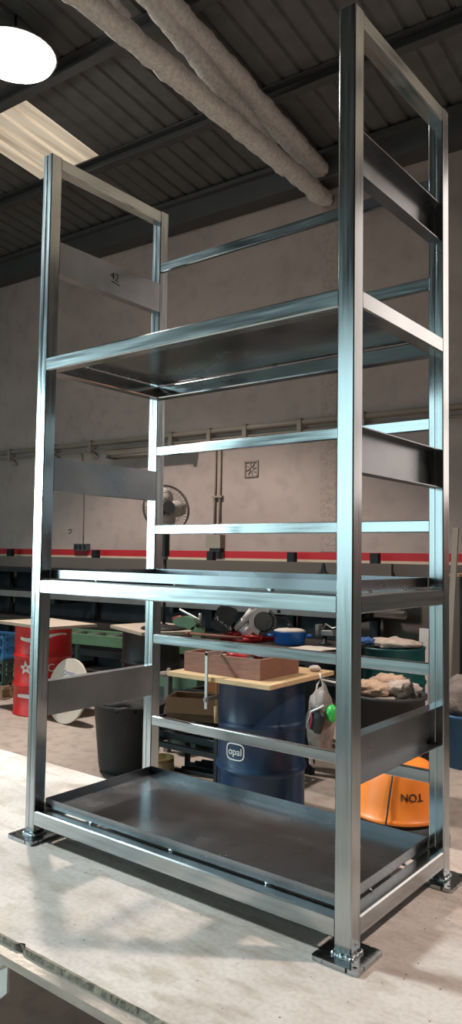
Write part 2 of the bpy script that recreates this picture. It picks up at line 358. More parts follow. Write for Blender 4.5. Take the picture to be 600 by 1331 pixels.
# ------------------------------------------------------------------ the building
def building():
    fl = MB(B); fl.span((-19, -16, -0.2), (10, 0.3, 0)); struct('floor', fl, 'floor')
    w = MB(B); WX0, WX1, WZ0, WZ1 = 2.9, 5.6, 2.2, 6.05
    w.span((-19, 0, 0), (WX0, 0.3, 6.6)); w.span((WX1, 0, 0), (7.0, 0.3, 6.6)); w.span((9.4, 0, 0), (10, 0.3, 6.6)); w.span((7.0, 0, 0), (9.4, 0.3, 2.2)); w.span((7.0, 0, 4.4), (9.4, 0.3, 6.6)); w.span((WX0, 0, 0), (WX1, 0.3, WZ0)); w.span((WX0, 0, WZ1), (WX1, 0.3, 6.6)); struct('wall_back', w, 'wall')
    w = MB(B); w.span((WX0, 0.1, WZ0), (WX0+0.06, 0.2, WZ1)); w.span((WX1-0.06, 0.1, WZ0), (WX1, 0.2, WZ1)); w.span((WX0+0.06, 0.1, WZ0), (WX1-0.06, 0.2, WZ0+0.06)); w.span((WX0+0.06, 0.1, WZ1-0.06), (WX1-0.06, 0.2, WZ1)); w.span((4.22, 0.1, WZ0+0.06), (4.28, 0.2, WZ1-0.06)); struct('window_2', w, 'purlin')
    w = MB(B); w.span((-19.2, -16, 0), (-19, 0.3, 8.6)); struct('wall_left', w, 'wall_side')
    w = MB(B); w.span((10, -16, 0), (10.2, 0.3, 8.6)); struct('wall_right', w, 'wall_side')
    mb = MB(B); mb.span((WX0+0.06, 0.14, WZ0+0.06), (WX1-0.06, 0.155, WZ1-0.06)); struct('window_3', mb, 'pane')
    mb = MB(B); mb.span((7.0, 0.14, 2.2), (9.4, 0.155, 4.4)); struct('added_window', mb, 'added_pane_cool')  # unseen glowing pane, added for a cool reflection in the left side panels
    # front wall with two tall open doorways
    w = MB(B); y0, y1 = -14.4, -14.1
    X = [(-19, -14.2), (-5.5, -4.7), (-1.9, 10)]
    for a, b in X: w.span((a, y0, 0), (b, y1, 8.6))
    w.span((-14.2, y0, 4.9), (-7.1, y1, 8.6)); w.span((-7.1, y0, 2.9), (-5.5, y1, 8.6)); w.span((-4.7, y0, 3.4), (-4.3, y1, 8.6)); w.span((-4.3, y0, 4.9), (-1.9, y1, 8.6))
    struct('wall_front', w, 'wall_side')
    # ribbed roof sheet, falling towards the back wall
    zr = lambda y: 6.40 - 0.105*y
    def sheet(x0, x1, y0, y1, dz=0.0):
        mb = MB(B); p = 0.225; prof = []; x = x0
        while x < x1 - 1e-6:
            for dx, dh in ((0, 0.0), (0.165, 0.0), (0.180, 0.032), (0.210, 0.032)):
                if x+dx <= x1+1e-6: prof.append((x+dx, dh))
            x += p
        prof.append((x1, 0.0)); n = len(prof); vs = []
        for y in (y0, y1):
            for t in (0, 0.03): vs += [(a, y, zr(y)+h+t+dz) for a, h in prof]
        fs = []
        for i in range(n-1):
            fs += [(i, i+1, 2*n+i+1, 2*n+i), (n+i, 3*n+i, 3*n+i+1, n+i+1), (i, n+i, n+i+1, i+1), (2*n+i, 2*n+i+1, 3*n+i+1, 3*n+i)]
        fs += [(0, 2*n, 3*n, n), (n-1, 2*n-1, 4*n-1, 3*n-1)]
        return mb._add(vs, fs)
    # the sheet leaves one bay free for the rooflight panel
    SX0, SX1 = -5.15, -4.07; SY0, SY1 = -2.72, -1.42
    RX0 = SX1+0.225*37; RX1 = RX0+0.225*17; RY0, RY1 = -2.72, -0.30
    roof = sheet(SX1, RX0, -14.4, 0.3)
    roof2 = sheet(SX0-0.225*62, SX0, -14.4, 0.3)
    roof3 = sheet(SX0, SX1, -14.4, SY0); roof4 = sheet(SX0, SX1, SY1, 0.3)
    roof5 = sheet(RX1, RX1+0.225*10, -14.4, 0.3); roof6 = sheet(RX0, RX1, -14.4, RY0); roof7 = sheet(RX0, RX1, RY1, 0.3)
    struct('added_rooflight', sheet(RX0, RX1, RY0, RY1, -0.002), 'skylight_added')  # unseen glowing roof panel, added to brighten the upper post faces and panels
    for r in (roof2, roof3, roof4, roof5, roof6, roof7):
        n = len(roof.v); roof.v += r.v; roof.f += [tuple(i+n for i in f) for f in r.f]
    struct('ceiling', roof, 'roof')
    sk = sheet(SX0, SX1, SY0, SY1, -0.002); o = struct('window_1', sk, 'skylight')
    # purlins, C-section, one every 1.38 m
    for k in range(0, 10):
        yc = -1.45 - 1.38*(k-0); z = zr(yc)
        mb = MB(B)
        mb.span((-19, yc-0.06, z-0.17), (10, yc+0.05, z-0.155)); mb.span((-19, yc+0.035, z-0.155), (10, yc+0.05, z-0.004))
        mb.span((-19, yc-0.06, z-0.03), (10, yc+0.035, z-0.012))
        o = struct('roof_purlin', mb, 'purlin')
    mb = MB(B); mb.span((-19, -0.26, 6.07), (10, -0.002, 6.385)); mb.span((-19, -0.34, 6.33), (10, -0.26, 6.385)); struct('trim_1', mb, 'purlin')
    # sprayed truss: bottom chord, top chord and webs, rough surfaced
    def rough_bar(mb, a, b, w, h, seed):
        from mathutils import noise
        a, b = Vector(a), Vector(b); d = b-a; L = d.length; z = d.normalized()
        x = Vector((0, 0, 1)).cross(z).normalized(); y = z.cross(x); n = max(8, int(L/0.05)); K = 12; vs = []
        for i in range(n+1):
            p = a + d*i/n
            for k in range(K):
                t = 2*PI*k/K; cx, cy = math.cos(t), math.sin(t)
                s = 1/max(abs(cx), abs(cy))**0.75
                q = p + x*cx*s*w/2 + y*cy*s*h/2
                e = noise.noise(q*6+Vector((seed, 0, 0)))*0.022 + noise.noise(q*19)*0.012
                vs.append(q + (x*cx+y*cy)*e)
        fs = [(i*K+k, i*K+(k+1) % K, (i+1)*K+(k+1) % K, (i+1)*K+k) for i in range(n) for k in range(K)]
        fs += [tuple(reversed(range(K))), tuple(range(n*K, n*K+K))]
        mb._add(vs, fs, True)
    for j, xt in enumerate((-1.66, -8.6, 4.6)):
        mb = MB(B)
        rough_bar(mb, (xt, -0.02, 5.93), (xt, -13.9, 5.93), 0.20, 0.17, 1+j)
        rough_bar(mb, (xt+0.02, -0.02, 6.17), (xt+0.02, -13.9, zr(-13.9)-0.30), 0.24, 0.2, 5+j)
        y = -1.3; up = False
        while y > -13.0:
            z0, z1 = 5.99, 6.16+0.105*-(y)-0.05; y2 = y-2.2
            z2 = 6.16+0.105*-(y2)-0.05
            rough_bar(mb, (xt-0.01, y, z0), (xt-0.01, y2, z2), 0.17, 0.14, 9+j)
            rough_bar(mb, (xt-0.01, y2-0.06, 5.99), (xt-0.01, y2-0.06, z2), 0.15, 0.13, 13+j)
            y = y2-0.1
        struct('roof_truss', mb, 'fireproof')
        if j == 0:
            mb = MB(B); mb.span((xt-0.07, -0.006, 1.67), (xt+0.14, -0.001, 5.9)); struct('trim_column', mb, 'wall_rough')
    # painted bands
    mb = MB(B); mb.span((-19, -0.004, 1.575), (10, 0.0, 1.665)); struct('trim_2', mb, 'stripe_red')
    mb = MB(B); mb.span((-19, -0.004, 1.545), (10, 0.0, 1.575)); struct('trim_3', mb, 'stripe_cream')
    mb = MB(B); mb.span((-19, -0.004, 0.0), (10, 0.0, 1.545)); struct('trim_4', mb, 'dado')
    # yard outside the doorways
    mb = MB(B); mb.span((-60, -60, -0.25), (30, -16, -0.05)); struct('ground', mb, 'outside')
building()

# ------------------------------------------------------------------ the bench
ZB = 0.60
def bench():
    t = thing('workbench', 'low workbench with a stained pitted top carrying the steel rack', 'workbench', (0.2, 0.1, 0))
    def slab(x0, x1, y0, y1, jag):
        mb = MB(); n = int((x1-x0)/0.02); vs = []
        for i in range(n+1):
            x = x0+(x1-x0)*i/n
            e = (random.uniform(0, 0.0025) + 0.004*(1+math.sin(x*31))*(math.sin(x*7.3) > 0.2) + (0.016 if (0.605 < x < 0.64) else 0)) if jag else 0
            vs += [(x, y0+e, ZB), (x, y1, ZB), (x, y0+e*0.5, ZB-0.0168), (x, y1, ZB-0.0168)]
        fs = []
        for i in range(n):
            k = 4*i; j = k+4
            fs += [(k, j, j+1, k+1), (k+2, k+3, j+3, j+2), (k, k+2, j+2, j), (k+1, j+1, j+3, k+3)]
        fs += [(0, 1, 3, 2), (4*n, 4*n+2, 4*n+3, 4*n+1)]
        return mb._add(vs, fs)
    slab(-1.9, 3.0, -0.464, 0.66, False).build('table_top', 'bench', t)
    slab(-1.9, 3.0, -0.472, -0.4645, True).build('chipped_edge', 'bench_edge', t)
    slab(0.62, 3.0, 0.661, 0.90, False).build('table_leaf', 'bench', t)
    mb = MB(); mb.span((-1.9, -0.508, 0.561), (3.0, -0.415, 0.583)); mb.build('edge_rim', 'rim', t)
    mb = MB(); mb.prism([(0.435, 0.561), (0.535, 0.561), (0.535, 0.44), (0.50, 0.41), (0.435, 0.41)], 0.008, T(0, -0.44, 0) @ rot('X', 90)); mb.cyl((0.40, -0.447, 0.44), (0.56, -0.452, 0.535), 0.008, n=10); mb.build('rim_bracket', 'white', t)
    mb = MB(); mb.span((-1.9, 0.60, 0.50), (0.62, 0.655, 0.583)); mb.span((0.63, 0.84, 0.50), (3.0, 0.895, 0.583))
    mb.span((-1.9, -0.415, 0.50), (-1.85, 0.60, 0.583)); mb.span((2.95, -0.415, 0.50), (3.0, 0.84, 0.583)); mb.build('under_frame', 'dark_metal', t)
    for x, y in ((-1.84, -0.45), (0.33, -0.45), (2.94, -0.45), (-1.84, 0.6), (0.55, 0.6), (2.94, 0.84)):
        mb = MB(); mb.bar((x, y, 0), (x, y, 0.561 if y < 0 else 0.50), 0.08, 0.08); mb.build('leg', 'grey_metal', t)
    mb = MB(); mb.bar((0.25, -0.41, 0.44), (0.25, 0.62, 0.44), 0.03, 0.05); mb.build('cross_brace', 'dark_metal', t)
bench()

# ------------------------------------------------------------------ the steel rack
W, L, D = 0.05, 1.332, 0.6446
ZP0, Z0 = ZB, ZB+0.012
def rack():
    t = thing('steel_rack', 'tall bare steel storage rack with three shelves of welded square tube', 'rack', (L/2, D/2, ZB))
    H = 3.127; m = W/2
    g = 0.0016
    for (x, y) in ((m, m), (L-m, m), (L-m, D-m), (m, D-m)):
        mb = MB(T(x, y, Z0)); c = 0.003
        prof = [(-m+c, -m), (m-c, -m), (m, -m+c), (m, m-c), (m-c, m), (-m+c, m), (-m, m-c), (-m, -m+c)] if (x > 1 and y < 0.3) else [(-m+c, -m), (-0.004, -m), (-0.0025, -m+g), (0.0025, -m+g), (0.004, -m), (m-c, -m), (m, -m+c), (m, m-c), (m-c, m), (-m+c, m), (-m, m-c), (-m, -m+c)]
        mb.prism(prof, H-Z0); p = mb.build('post', 'steel_z', t)
        # foot plate with four bolt holes
        s = 0.068; X = T(x, y, ZP0); hole = 0.050; mb = MB(X)
        bm_pts = []
        # plate as a 3x3-free ring mesh: outer square and four dark screw holes sunk as small wells
        nseg = 10; q = hole
        def tile(cx, cy):
            """square tile of half width e with a round hole"""
            e = s-q; vs = []; K = 16
            for zz in (0.0005, 0.012):
                for i in range(K):
                    a = 2*PI*(i+0.5)/K; ca, sa = math.cos(a), math.sin(a); k = e/max(abs(ca), abs(sa))
                    vs.append((cx+ca*k, cy+sa*k, zz)); vs.append((cx+ca*0.0055, cy+sa*0.0055, zz))
            fs = []
            for i in range(K):
                j = (i+1) % K; o = 2*K
                fs += [(2*i+1, 2*j+1, 2*j, 2*i), (o+2*i, o+2*j, o+2*j+1, o+2*i+1), (2*i+1, o+2*i+1, o+2*j+1, 2*j+1), (2*i, 2*j, o+2*j, o+2*i)]
            mb._add(vs, fs)
        for sx in (-1, 1):
            for sy in (-1, 1): tile(sx*q, sy*q)
        e = q-(s-q)
        mb.span((-e, -s, 0.0005), (e, s, 0.012)); mb.span((-s, -e, 0.0005), (-e, e, 0.012)); mb.span((e, -e, 0.0005), (s, e, 0.012))
        mb.build('base_plate', 'steel_x', p)
        mb = MB(X)
        for i in range(40):
            u = (i % 10)/9.0*2-1; k = i//10
            px, py = ((u*m, -m-0.003), (m+0.003, u*m), (u*m, m+0.003), (-m-0.003, u*m))[k]
            mb.blob((px, py, 0.0135), (0.0055, 0.0055, 0.0045+random.random()*0.003), 0.3, i, 8, 6)
        mb.build('weld_bead', 'weld', p)
    lv = [(0.6494, 0.7017), (1.4771, 1.5267), (2.2975, 2.3477)]
    for a, b in lv:
        z = (a+b)/2; h = b-a
        for y in (m, D-m):
            mb = MB(); mb.bar((W, y, z), (L-W, y, z), W-0.001, h); mb.build('beam', 'steel_x', t)
        for x in (m, L-m):
            mb = MB(); mb.bar((x, W, z), (x, D-W, z), W-0.001, h); mb.build('beam', 'steel_y', t)
        # shallow tray on small welded lugs
        x0, x1, y0, y1, zb, zt, th = 0.056, L-0.052, 0.046, D-0.052, b+(0.006 if b < 2 else 0.003), b+(0.036 if b < 2 else 0.017), 0.0025
        mb = MB()
        mb.span((x0, y0, zb), (x1, y1, zb+th))
        mb.span((x0, y0, zb+th), (x1, y0+th, zt)); mb.span((x0, y1-th, zb+th), (x1, y1, zt))
        mb.span((x0, y0+th, zb+th), (x0+th, y1-th, zt)); mb.span((x1-th, y0+th, zb+th), (x1, y1-th, zt))
        tr = mb.build('tray', 'sheet', t)
        for (x, y) in [(0.3+0.37*k, y0+0.003) for k in range(3)] + [(0.3+0.37*k, y1-0.006) for k in range(3)] + [(x1-0.004, 0.2), (x1-0.004, 0.42), (x0+0.004, 0.2), (x0+0.004, 0.42)]:
            mb = MB(); mb.blob((x, y, zb-0.003), (0.012, 0.006, 0.0042 if b < 2 else 0.0032), 0.25, x*10, 10, 6); mb.build('lug', 'weld', tr)
    zt = H-m
    for x in (m, L-m):
        mb = MB(); mb.bar((x, W, zt), (x, D-W, zt), W-0.001, W-0.001); mb.build('beam', 'steel_y', t)
    # pressed side panels: web on the inner face, flanges turned outward
    for zc in (1.0925, 1.9175, 2.7385):
        for side in (0, 1):
            h = 0.0625; th = 0.003; mb = MB()
            xi = (W-th, W) if side == 0 else (L-W, L-W+th)
            xf = (W-0.040, W-th) if side == 0 else (L-W+th, L-W+0.040)
            mb.span((xi[0], W-0.0005, zc-h), (xi[1], D-W+0.0005, zc+h))
            mb.span((xf[0], W, zc+h-th), (xf[1], D-W, zc+h)); mb.span((xf[0], W, zc-h), (xf[1], D-W, zc-h+th))
            p = mb.build('side_panel', 'plate', t)
            if side == 0 and zc > 2.5:
                tm = text_mesh('42', 0.045, lambda c: Vector((W+0.0006+c[2]*0.5, D*0.512+c[0], zc+0.012+c[1]+c[0]*-0.12)), 0.0008)
                tm.bar((W+0.0008, D*0.512-0.018, zc-0.008), (W+0.0008, D*0.512+0.028, zc-0.016), 0.0008, 0.003, 0.0001)
                tm.build('handwritten_marking', 'black_ink', p)
    # rails across the back
    for zc in (0.924, 1.266, 1.730, 2.067, 2.539, 2.874):
        mb = MB(); mb.bar((W, D-W+0.012, zc), (L-W, D-W+0.012, zc), 0.02, 0.040, 0.003); mb.build('back_rail', 'steel_x', t)
rack()

# ------------------------------------------------------------------ drums
def drum_profile(r, h):
    p = [(0.0, 0.02), (r-0.02, 0.02), (r-0.012, 0.0), (r+0.002, 0.0), (r+0.004, 0.012), (r-0.004, 0.022)]
    for zc in (h*0.34, h*0.66):
        p += [(r-0.004, zc-0.03), (r+0.0, zc-0.02), (r+0.009, zc-0.006), (r+0.009, zc+0.006), (r, zc+0.02), (r-0.004, zc+0.03)]
    p += [(r-0.004, h-0.022), (r+0.004, h-0.012), (r+0.002, h), (r-0.010, h), (r-0.014, h-0.012), (0, h-0.012)]
    return p
def drum(name, label, c, r, h, m):
    t = thing(name, label, 'drum', (c[0], c[1], 0))
    mb = MB(T(c[0], c[1], 0)); mb.lathe(drum_profile(r, h), n=48); mb.build('drum_body', m, t)
    for bx_, by_, br_ in ((r*0.6, 0, 0.032), (-r*0.6, 0.05, 0.018)):
        mb = MB(T(c[0], c[1], h-0.012)); mb.cyl((bx_, by_, 0), (bx_, by_, 0.010), br_, n=16); mb.build('bung', 'grey_metal', t)
    return t
CAM = (2.288, -1.733)
def face_angle(c): return math.atan2(CAM[1]-c[1], CAM[0]-c[0])

# red drum with white star and bands
RC = (-4.0, 3.20)
rd = drum('red_drum', 'red steel drum with a white star, standing on the floor at left', RC, 0.288, 0.88, 'red')
a0 = face_angle(RC)
def star(mapper, R, r):
    mb = MB()
    for k in range(5):
        a = PI/2 + 2*PI*k/5 + 0.1
        tip = (math.cos(a)*R, math.sin(a)*R); l = (math.cos(a-PI/5)*r, math.sin(a-PI/5)*r); q = (math.cos(a+PI/5)*r, math.sin(a+PI/5)*r)
        ci = (math.cos(a)*r*0.35, math.sin(a)*r*0.35)
        vs = [mapper((p[0], p[1], z)) for z in (0.0025, 0.0) for p in (tip, q, ci, l)]
        mb._add(vs, [(0, 1, 2, 3), (7, 6, 5, 4), (0, 4, 5, 1), (1, 5, 6, 2), (2, 6, 7, 3), (3, 7, 4, 0)])
    return mb
mp = on_cyl(RC, 0.2845, a0-0.62, 0.475)
mb = star(mp, 0.075, 0.032)
for dy in (0.014, -0.006): 
    s = [(-0.055, dy-0.004, dy+0.003), (-0.02, dy-0.003, dy+0.004)]
    q = grid_patch(s, mp, 0.0025); n = len(mb.v); mb.v += q.v; mb.f += [tuple(i+n for i in f) for f in q.f]
mb.build('star_logo', 'white', rd)
mp2 = on_cyl(RC, 0.2845, a0+0.28, 0.475)
text_mesh('C', 0.11, lambda p: mp2((p[0], p[1], p[2]+0.001))).build('lettering', 'white', rd)
for (az, z0, dz, w) in ((a0, 0.775, 0.05, 0.5), (a0, 0.18, -0.04, 0.55)):
    mq = on_cyl(RC, 0.2845, az, z0); n = 30
    grid_patch([(-w*0.5+w*i/n, dz*math.sin((i/n-0.5)*5)*0.5-0.022*math.sin(PI*min(1, i/n+0.15)), dz*math.sin((i/n-0.5)*5)*0.5+0.018) for i in range(n+1)], mq, 0.0025).build('white_swoosh', 'white', rd)

# dark blue drum with the oval logo
BC = (-0.575, 2.265)
bd = drum('blue_drum', 'dark blue steel drum under a plywood board, marked opal in an oval', BC, 0.283, 0.858, 'blue_drum')
a1 = face_angle(BC)
mo = on_cyl(BC, 0.2795, a1-0.62, 0.415)
K = 40; mb = MB(); vs = []
for k in range(K):
    a = 2*PI*k/K; ex = 0.55
    cx = math.copysign(abs(math.cos(a))**ex, math.cos(a)); cy = math.copysign(abs(math.sin(a))**ex, math.sin(a))
    for q in ((0.068, 0.052), (0.062, 0.046)):
        for z in (0.0, 0.003): vs.append(mo((cx*q[0], cy*q[1], z)))
fs = []
for k in range(K):
    j = (k+1) % K; p, q = 4*k, 4*j
    fs += [(p+1, q+1, q+3, p+3), (p, p+1, q+1, q) if False else (p, q, q+1, p+1), (p+2, p+3, q+3, q+2)]
mb._add(vs, fs); mb.build('logo_border', 'white', bd)
text_mesh('opal', 0.062, lambda p: mo((p[0], p[1], p[2]+0.001))).build('lettering', 'white', bd)
mr_ = on_cyl(BC, 0.2795, a1-0.55, 0.50)
grid_patch([(-0.05+0.1*i/12, -0.008, 0.014*math.sin(PI*i/12)) for i in range(13)], mr_, 0.0025).build('red_label', 'red', bd)

# teal drum at the back with cloths on it
TC = (-0.63, 4.23)
drum('teal_drum', 'teal steel drum with crumpled cloths on its lid, behind the rack', TC, 0.288, 0.865, 'teal')
mb = MB(); mb.blob((TC[0]+0.06, TC[1]-0.03, 0.89), (0.22, 0.19, 0.045), 0.35, 3, 26, 14, 3.2, 0.866); tag(mb.build('folded_cloth', 'cloth_pale'), 'pale crumpled cloth on the teal drum', 'cloth')
mb = MB(); mb.blob((TC[0]-0.16, TC[1]-0.15, 0.90), (0.09, 0.07, 0.035), 0.35, 8, 20, 12, 3.2, 0.867); tag(mb.build('folded_cloth', 'cloth_blue'), 'small blue cloth on the teal drum', 'cloth')

# ------------------------------------------------------------------ boards, box and tools on the blue drum
mb = MB(T(-0.59, 2.17, 0.858) @ rot('Z', 1.0)); mb.span((-0.39, -0.37, 0.0005), (0.39, 0.37, 0.026)); tag(mb.build('plywood_board', 'wood_light'), 'light plywood board lying on the dark blue drum', 'board')
def tray_box(z, label, inner, x0=-0.925, y0=1.90, w=0.595, d=0.42, h=0.060):
    t = thing('wooden_tray', label, 'tray', (x0+w/2, y0+d/2, z), 'wooden trays on the plywood board')
    b = 0.022
    mb = MB(); mb.span((x0+b, y0+b, z), (x0+w-b, y0+d-b, z+0.010)); mb.build('tray_bottom', 'wood_red', t)
    for a, c in (((x0, y0, z), (x0+w, y0+b, z+h)), ((x0, y0+d-b, z), (x0+w, y0+d, z+h)), ((x0, y0+b, z), (x0+b, y0+d-b, z+h)), ((x0+w-b, y0+b, z), (x0+w, y0+d-b, z+h))):
        mb = MB(); mb.span(a, c); mb.build('side_board', 'wood_red', t)
    if inner:
        mb = MB(); mb.span((x0+w*0.40, y0+b, z+0.010), (x0+w*0.40+0.018, y0+d-b, z+h-0.006)); mb.build('divider', 'wood_grey', t)
tray_box(0.885, 'lower reddish wooden tray, directly on the plywood board', False)
tray_box(0.9455, 'upper reddish wooden tray, holding red tools', True)
zt = 0.966
def plier(c, ang, label):
    t = thing('red_pliers', label, 'pliers', (c[0], c[1], zt), 'red handled tools in the wooden tray')
    X = T(c[0], c[1], zt) @ rot('Z', ang)
    for s in (-1, 1):
        mb = MB(X); mb.tube([(0.0, 0.0, 0.022), (-0.04, s*0.022, 0.03), (-0.09, s*0.030, 0.040), (-0.135, s*0.022, 0.044)], [0.010, 0.014, 0.015, 0.010], 10); mb.build('handle', 'red_tool', t)
    mb = MB(X); mb.cyl((0, 0, 0.012), (0, 0, 0.034), 0.018, n=16); mb.tube([(0.0, 0.008, 0.022), (0.035, 0.012, 0.018), (0.075, 0.002, 0.012)], [0.014, 0.013, 0.005]); mb.tube([(0.0, -0.008, 0.022), (0.035, -0.012, 0.018), (0.075, -0.002, 0.012)], [0.014, 0.013, 0.005]); mb.build('jaw', 'dark_metal', t)
plier((-0.50, 2.02), 20, 'red handled pliers at the front of the upper wooden tray')
plier((-0.47, 2.12), -15, 'red handled pliers in the middle of the upper wooden tray')
plier((-0.49, 2.22), 8, 'red handled pliers at the back of the upper wooden tray')
mb = MB(); mb.bar((-0.90, 2.25, 1.014), (-0.40, 2.03, 1.014), 0.05, 0.012, 0.002); tag(mb.build('wooden_stick', 'wood_grey'), 'pale wooden stick lying across the upper wooden tray', 'stick')
# F clamp gripping the board's front edge
def clamp():
    t = thing('bar_clamp', 'steel bar clamp gripping the front edge of the plywood board', 'clamp', (-0.635, 1.79, 0.60))
    x, y = -0.635, 1.775
    mb = MB(); mb.bar((x, y, 0.70), (x, y, 1.035), 0.022, 0.010, 0.002); mb.build('bar', 'bright_metal', t)
    mb = MB(); mb.bar((x, y-0.005, 1.028), (x, y+0.15, 1.028), 0.018, 0.022, 0.003); mb.cyl((x, y+0.136, 1.018), (x, y+0.136, 1.006), 0.010); mb.build('fixed_jaw', 'bright_metal', t)
    mb = MB(); mb.bar((x, y-0.015, 0.755), (x, y+0.11, 0.755), 0.020, 0.026, 0.003); mb.build('sliding_jaw', 'grey_metal', t)
    mb = MB(); mb.cyl((x, y+0.10, 0.858), (x, y+0.10, 0.70), 0.007, n=12); mb.cyl((x, y+0.10, 0.70), (x, y+0.10, 0.60), 0.016, 0.014, 14); mb.build('screw_handle', 'pallet', t)
clamp()
mb = MB(); mb.blob((-0.29, 2.45, 0.902), (0.04, 0.035, 0.02), 0.3, 4, 14, 10, 3, 0.8845); tag(mb.build('white_rag', 'cloth_pale'), 'small white rag on the back corner of the plywood board', 'rag')

# ------------------------------------------------------------------ back table with chop saw and pot
def back_table():
    t = thing('work_table', 'long steel table behind the blue drum with the chop saw on it', 'table', (-1.5, 3.5, 0))
    mb = MB(); mb.span((-1.72, 3.10, 0.87), (-0.70, 3.92, 0.90)); mb.build('table_top', 'dark_metal2', t)
    mb = MB(); mb.span((-1.72, 3.12, 0.80), (-0.70, 3.16, 0.87)); mb.build('apron', 'dark_metal', t)
    mb = MB(); mb.span((-1.72, 3.86, 0.80), (-0.70, 3.90, 0.87)); mb.build('apron', 'dark_metal', t)
    for x in (-1.68, -0.75):
        for y in (3.13, 3.87):
            mb = MB(); mb.bar((x, y, 0), (x, y, 0.80), 0.06, 0.06); mb.build('leg', 'dark_metal', t)
    mb = MB(); mb.bar((-1.65, 3.87, 0.25), (-0.75, 3.87, 0.25), 0.04, 0.05); mb.build('stretcher', 'dark_metal', t)
back_table()
def chop_saw(c, ang):
    """local x is the blade's plane"""
    t = thing('chop_saw', 'chop saw with red base, grey arm, toothed blade and dust bag on the table', 'chop saw', (c[0], c[1], 0.90))
    X = T(c[0], c[1], 0.9005) @ rot('Z', ang)
    mb = MB(X); mb.lathe([(0.0, 0), (0.13, 0), (0.135, 0.008), (0.135, 0.03), (0.125, 0.036), (0, 0.036)], n=36); mb.span((-0.24, 0.02, 0.0), (0.24, 0.10, 0.034)); mb.build('base', 'red_tool', t)
    mb = MB(X); mb.tube([(-0.13, 0.0, 0.03), (-0.135, 0.0, 0.07), (-0.11, 0.0, 0.10)], [0.045, 0.042, 0.036], 14); mb.blob((-0.175, -0.02, 0.058), (0.055, 0.04, 0.036), 0.12, 2); mb.blob((-0.10, -0.05, 0.058), (0.03, 0.03, 0.026), 0.12, 4); mb.build('pivot_housing', 'red_tool', t)
    mb = MB(X); mb.span((-0.24, 0.05, 0.035), (0.24, 0.07, 0.075)); mb.build('fence', 'grey_metal', t)
    cx, cz, R = 0.125, 0.168, 0.115
    G = X @ T(cx, 0.022, cz) @ rot('X', 90)
    arm = MB(X)
    for (p, q, r0, r1) in (((-0.115, -0.012, 0.10), (-0.035, -0.012, 0.175), 0.026, 0.030), ((-0.035, -0.012, 0.175), (0.03, -0.012, 0.255), 0.030, 0.034), ((-0.07, -0.020, 0.075), (0.005, -0.020, 0.14), 0.022, 0.026), ((-0.05, -0.025, 0.055), (0.0, -0.025, 0.115), 0.024, 0.030)): arm.cyl(p, q, r0, r1, 14)
    arm.prism([(-0.05, 0.05), (0.02, 0.055), (0.055, 0.105), (0.03, 0.15), (-0.03, 0.125)], 0.036, T(0, -0.008, 0) @ rot('X', 90))
    arm.build('arm', 'white', t)
    poly = []
    for i in range(25):
        a = math.radians(62 + (250-62)*i/24); poly.append((math.cos(a)*(R+0.008), math.sin(a)*(R+0.008)))
    for i in range(24, -1, -1):
        a = math.radians(62 + (250-62)*i/24); poly.append((math.cos(a)*R*0.70, math.sin(a)*R*0.70))
    mb = MB(); mb.prism(poly, 0.060, G); mb.build('blade_guard', 'white', t)
    teeth = 40; poly = []
    for i in range(teeth):
        a = 2*PI*i/teeth; poly.append((math.cos(a)*R, math.sin(a)*R)); a2 = a+2*PI/teeth*0.4; poly.append((math.cos(a2)*(R-0.011), math.sin(a2)*(R-0.011)))
    mb = MB(); mb.prism(poly, 0.003, X @ T(cx, -0.026, cz) @ rot('X', 90)); bl = mb.build('saw_blade', 'grey_metal', t)
    mb = MB(); mb.ring(R*0.72, 0.007, X @ T(cx, -0.031, cz) @ rot('X', 90), 36, 6); mb.build('inner_guard_rim', 'black', t)
    mb = MB(X); mb.cyl((cx, -0.040, cz), (cx, -0.030, cz), 0.030, n=24); mb.cyl((cx, -0.050, cz), (cx, -0.040, cz), 0.014, n=12); mb.build('flange', 'grey_metal', t)
    mb = MB(X); mb.cyl((cx-0.03, 0.045, cz+0.02), (cx-0.03, 0.17, cz+0.02), 0.045, n=20); mb.build('motor', 'dark_metal', t)
    mb = MB(X); mb.tube([(cx-0.02, 0, cz+R), (cx+0.04, 0.0, cz+R+0.05), (cx+0.12, 0, cz+R+0.03), (cx+0.13, 0, cz+0.07)], 0.015, 10); mb.build('handle', 'black', t)
    mb = MB(); Y = X @ T(-0.205, -0.02, 0.185) @ rot('Y', 22)
    mb.prism([(-0.075, -0.11), (0.06, -0.115), (0.08, -0.06), (0.085, 0.09), (0.06, 0.115), (-0.06, 0.11), (-0.085, 0.06), (-0.085, -0.07)], 0.08, Y @ T(0, 0.04, 0) @ rot('X', 90))
    bag = mb.build('dust_bag', 'cloth_dark', t)
    mb = MB()
    for i in range(7):
        hgt = 0.030 if i in (0, 3, 6) else 0.018; u = -0.066+0.022*i
        p = Y @ Vector((u, -0.0425, -0.030-0.006*i)); q = Y @ Vector((u+0.006, -0.0425, -0.030-0.006*i+hgt)); mb.bar(p, q, 0.009, 0.003, 0.0005)
        if i % 2 == 0: mb.bar(q, Y @ Vector((u+0.022, -0.0425, -0.028-0.006*i)), 0.008, 0.003, 0.0005)
    mb.build('bag_lettering', 'white', bag)
    mb = MB(X); mb.tube([(-0.12, 0.01, 0.11), (-0.14, 0.01, 0.16), (-0.17, 0.0, 0.20)], 0.022, 10); mb.build('dust_port', 'black', t)
    mb = MB(X); mb.tube([(-0.02, -0.10, 0.045), (0.03, -0.13, 0.05), (0.09, -0.15, 0.045)], [0.014, 0.012, 0.015], 10); mb.build('lock_lever', 'red_tool', t)
chop_saw((-1.52, 3.38), 36)
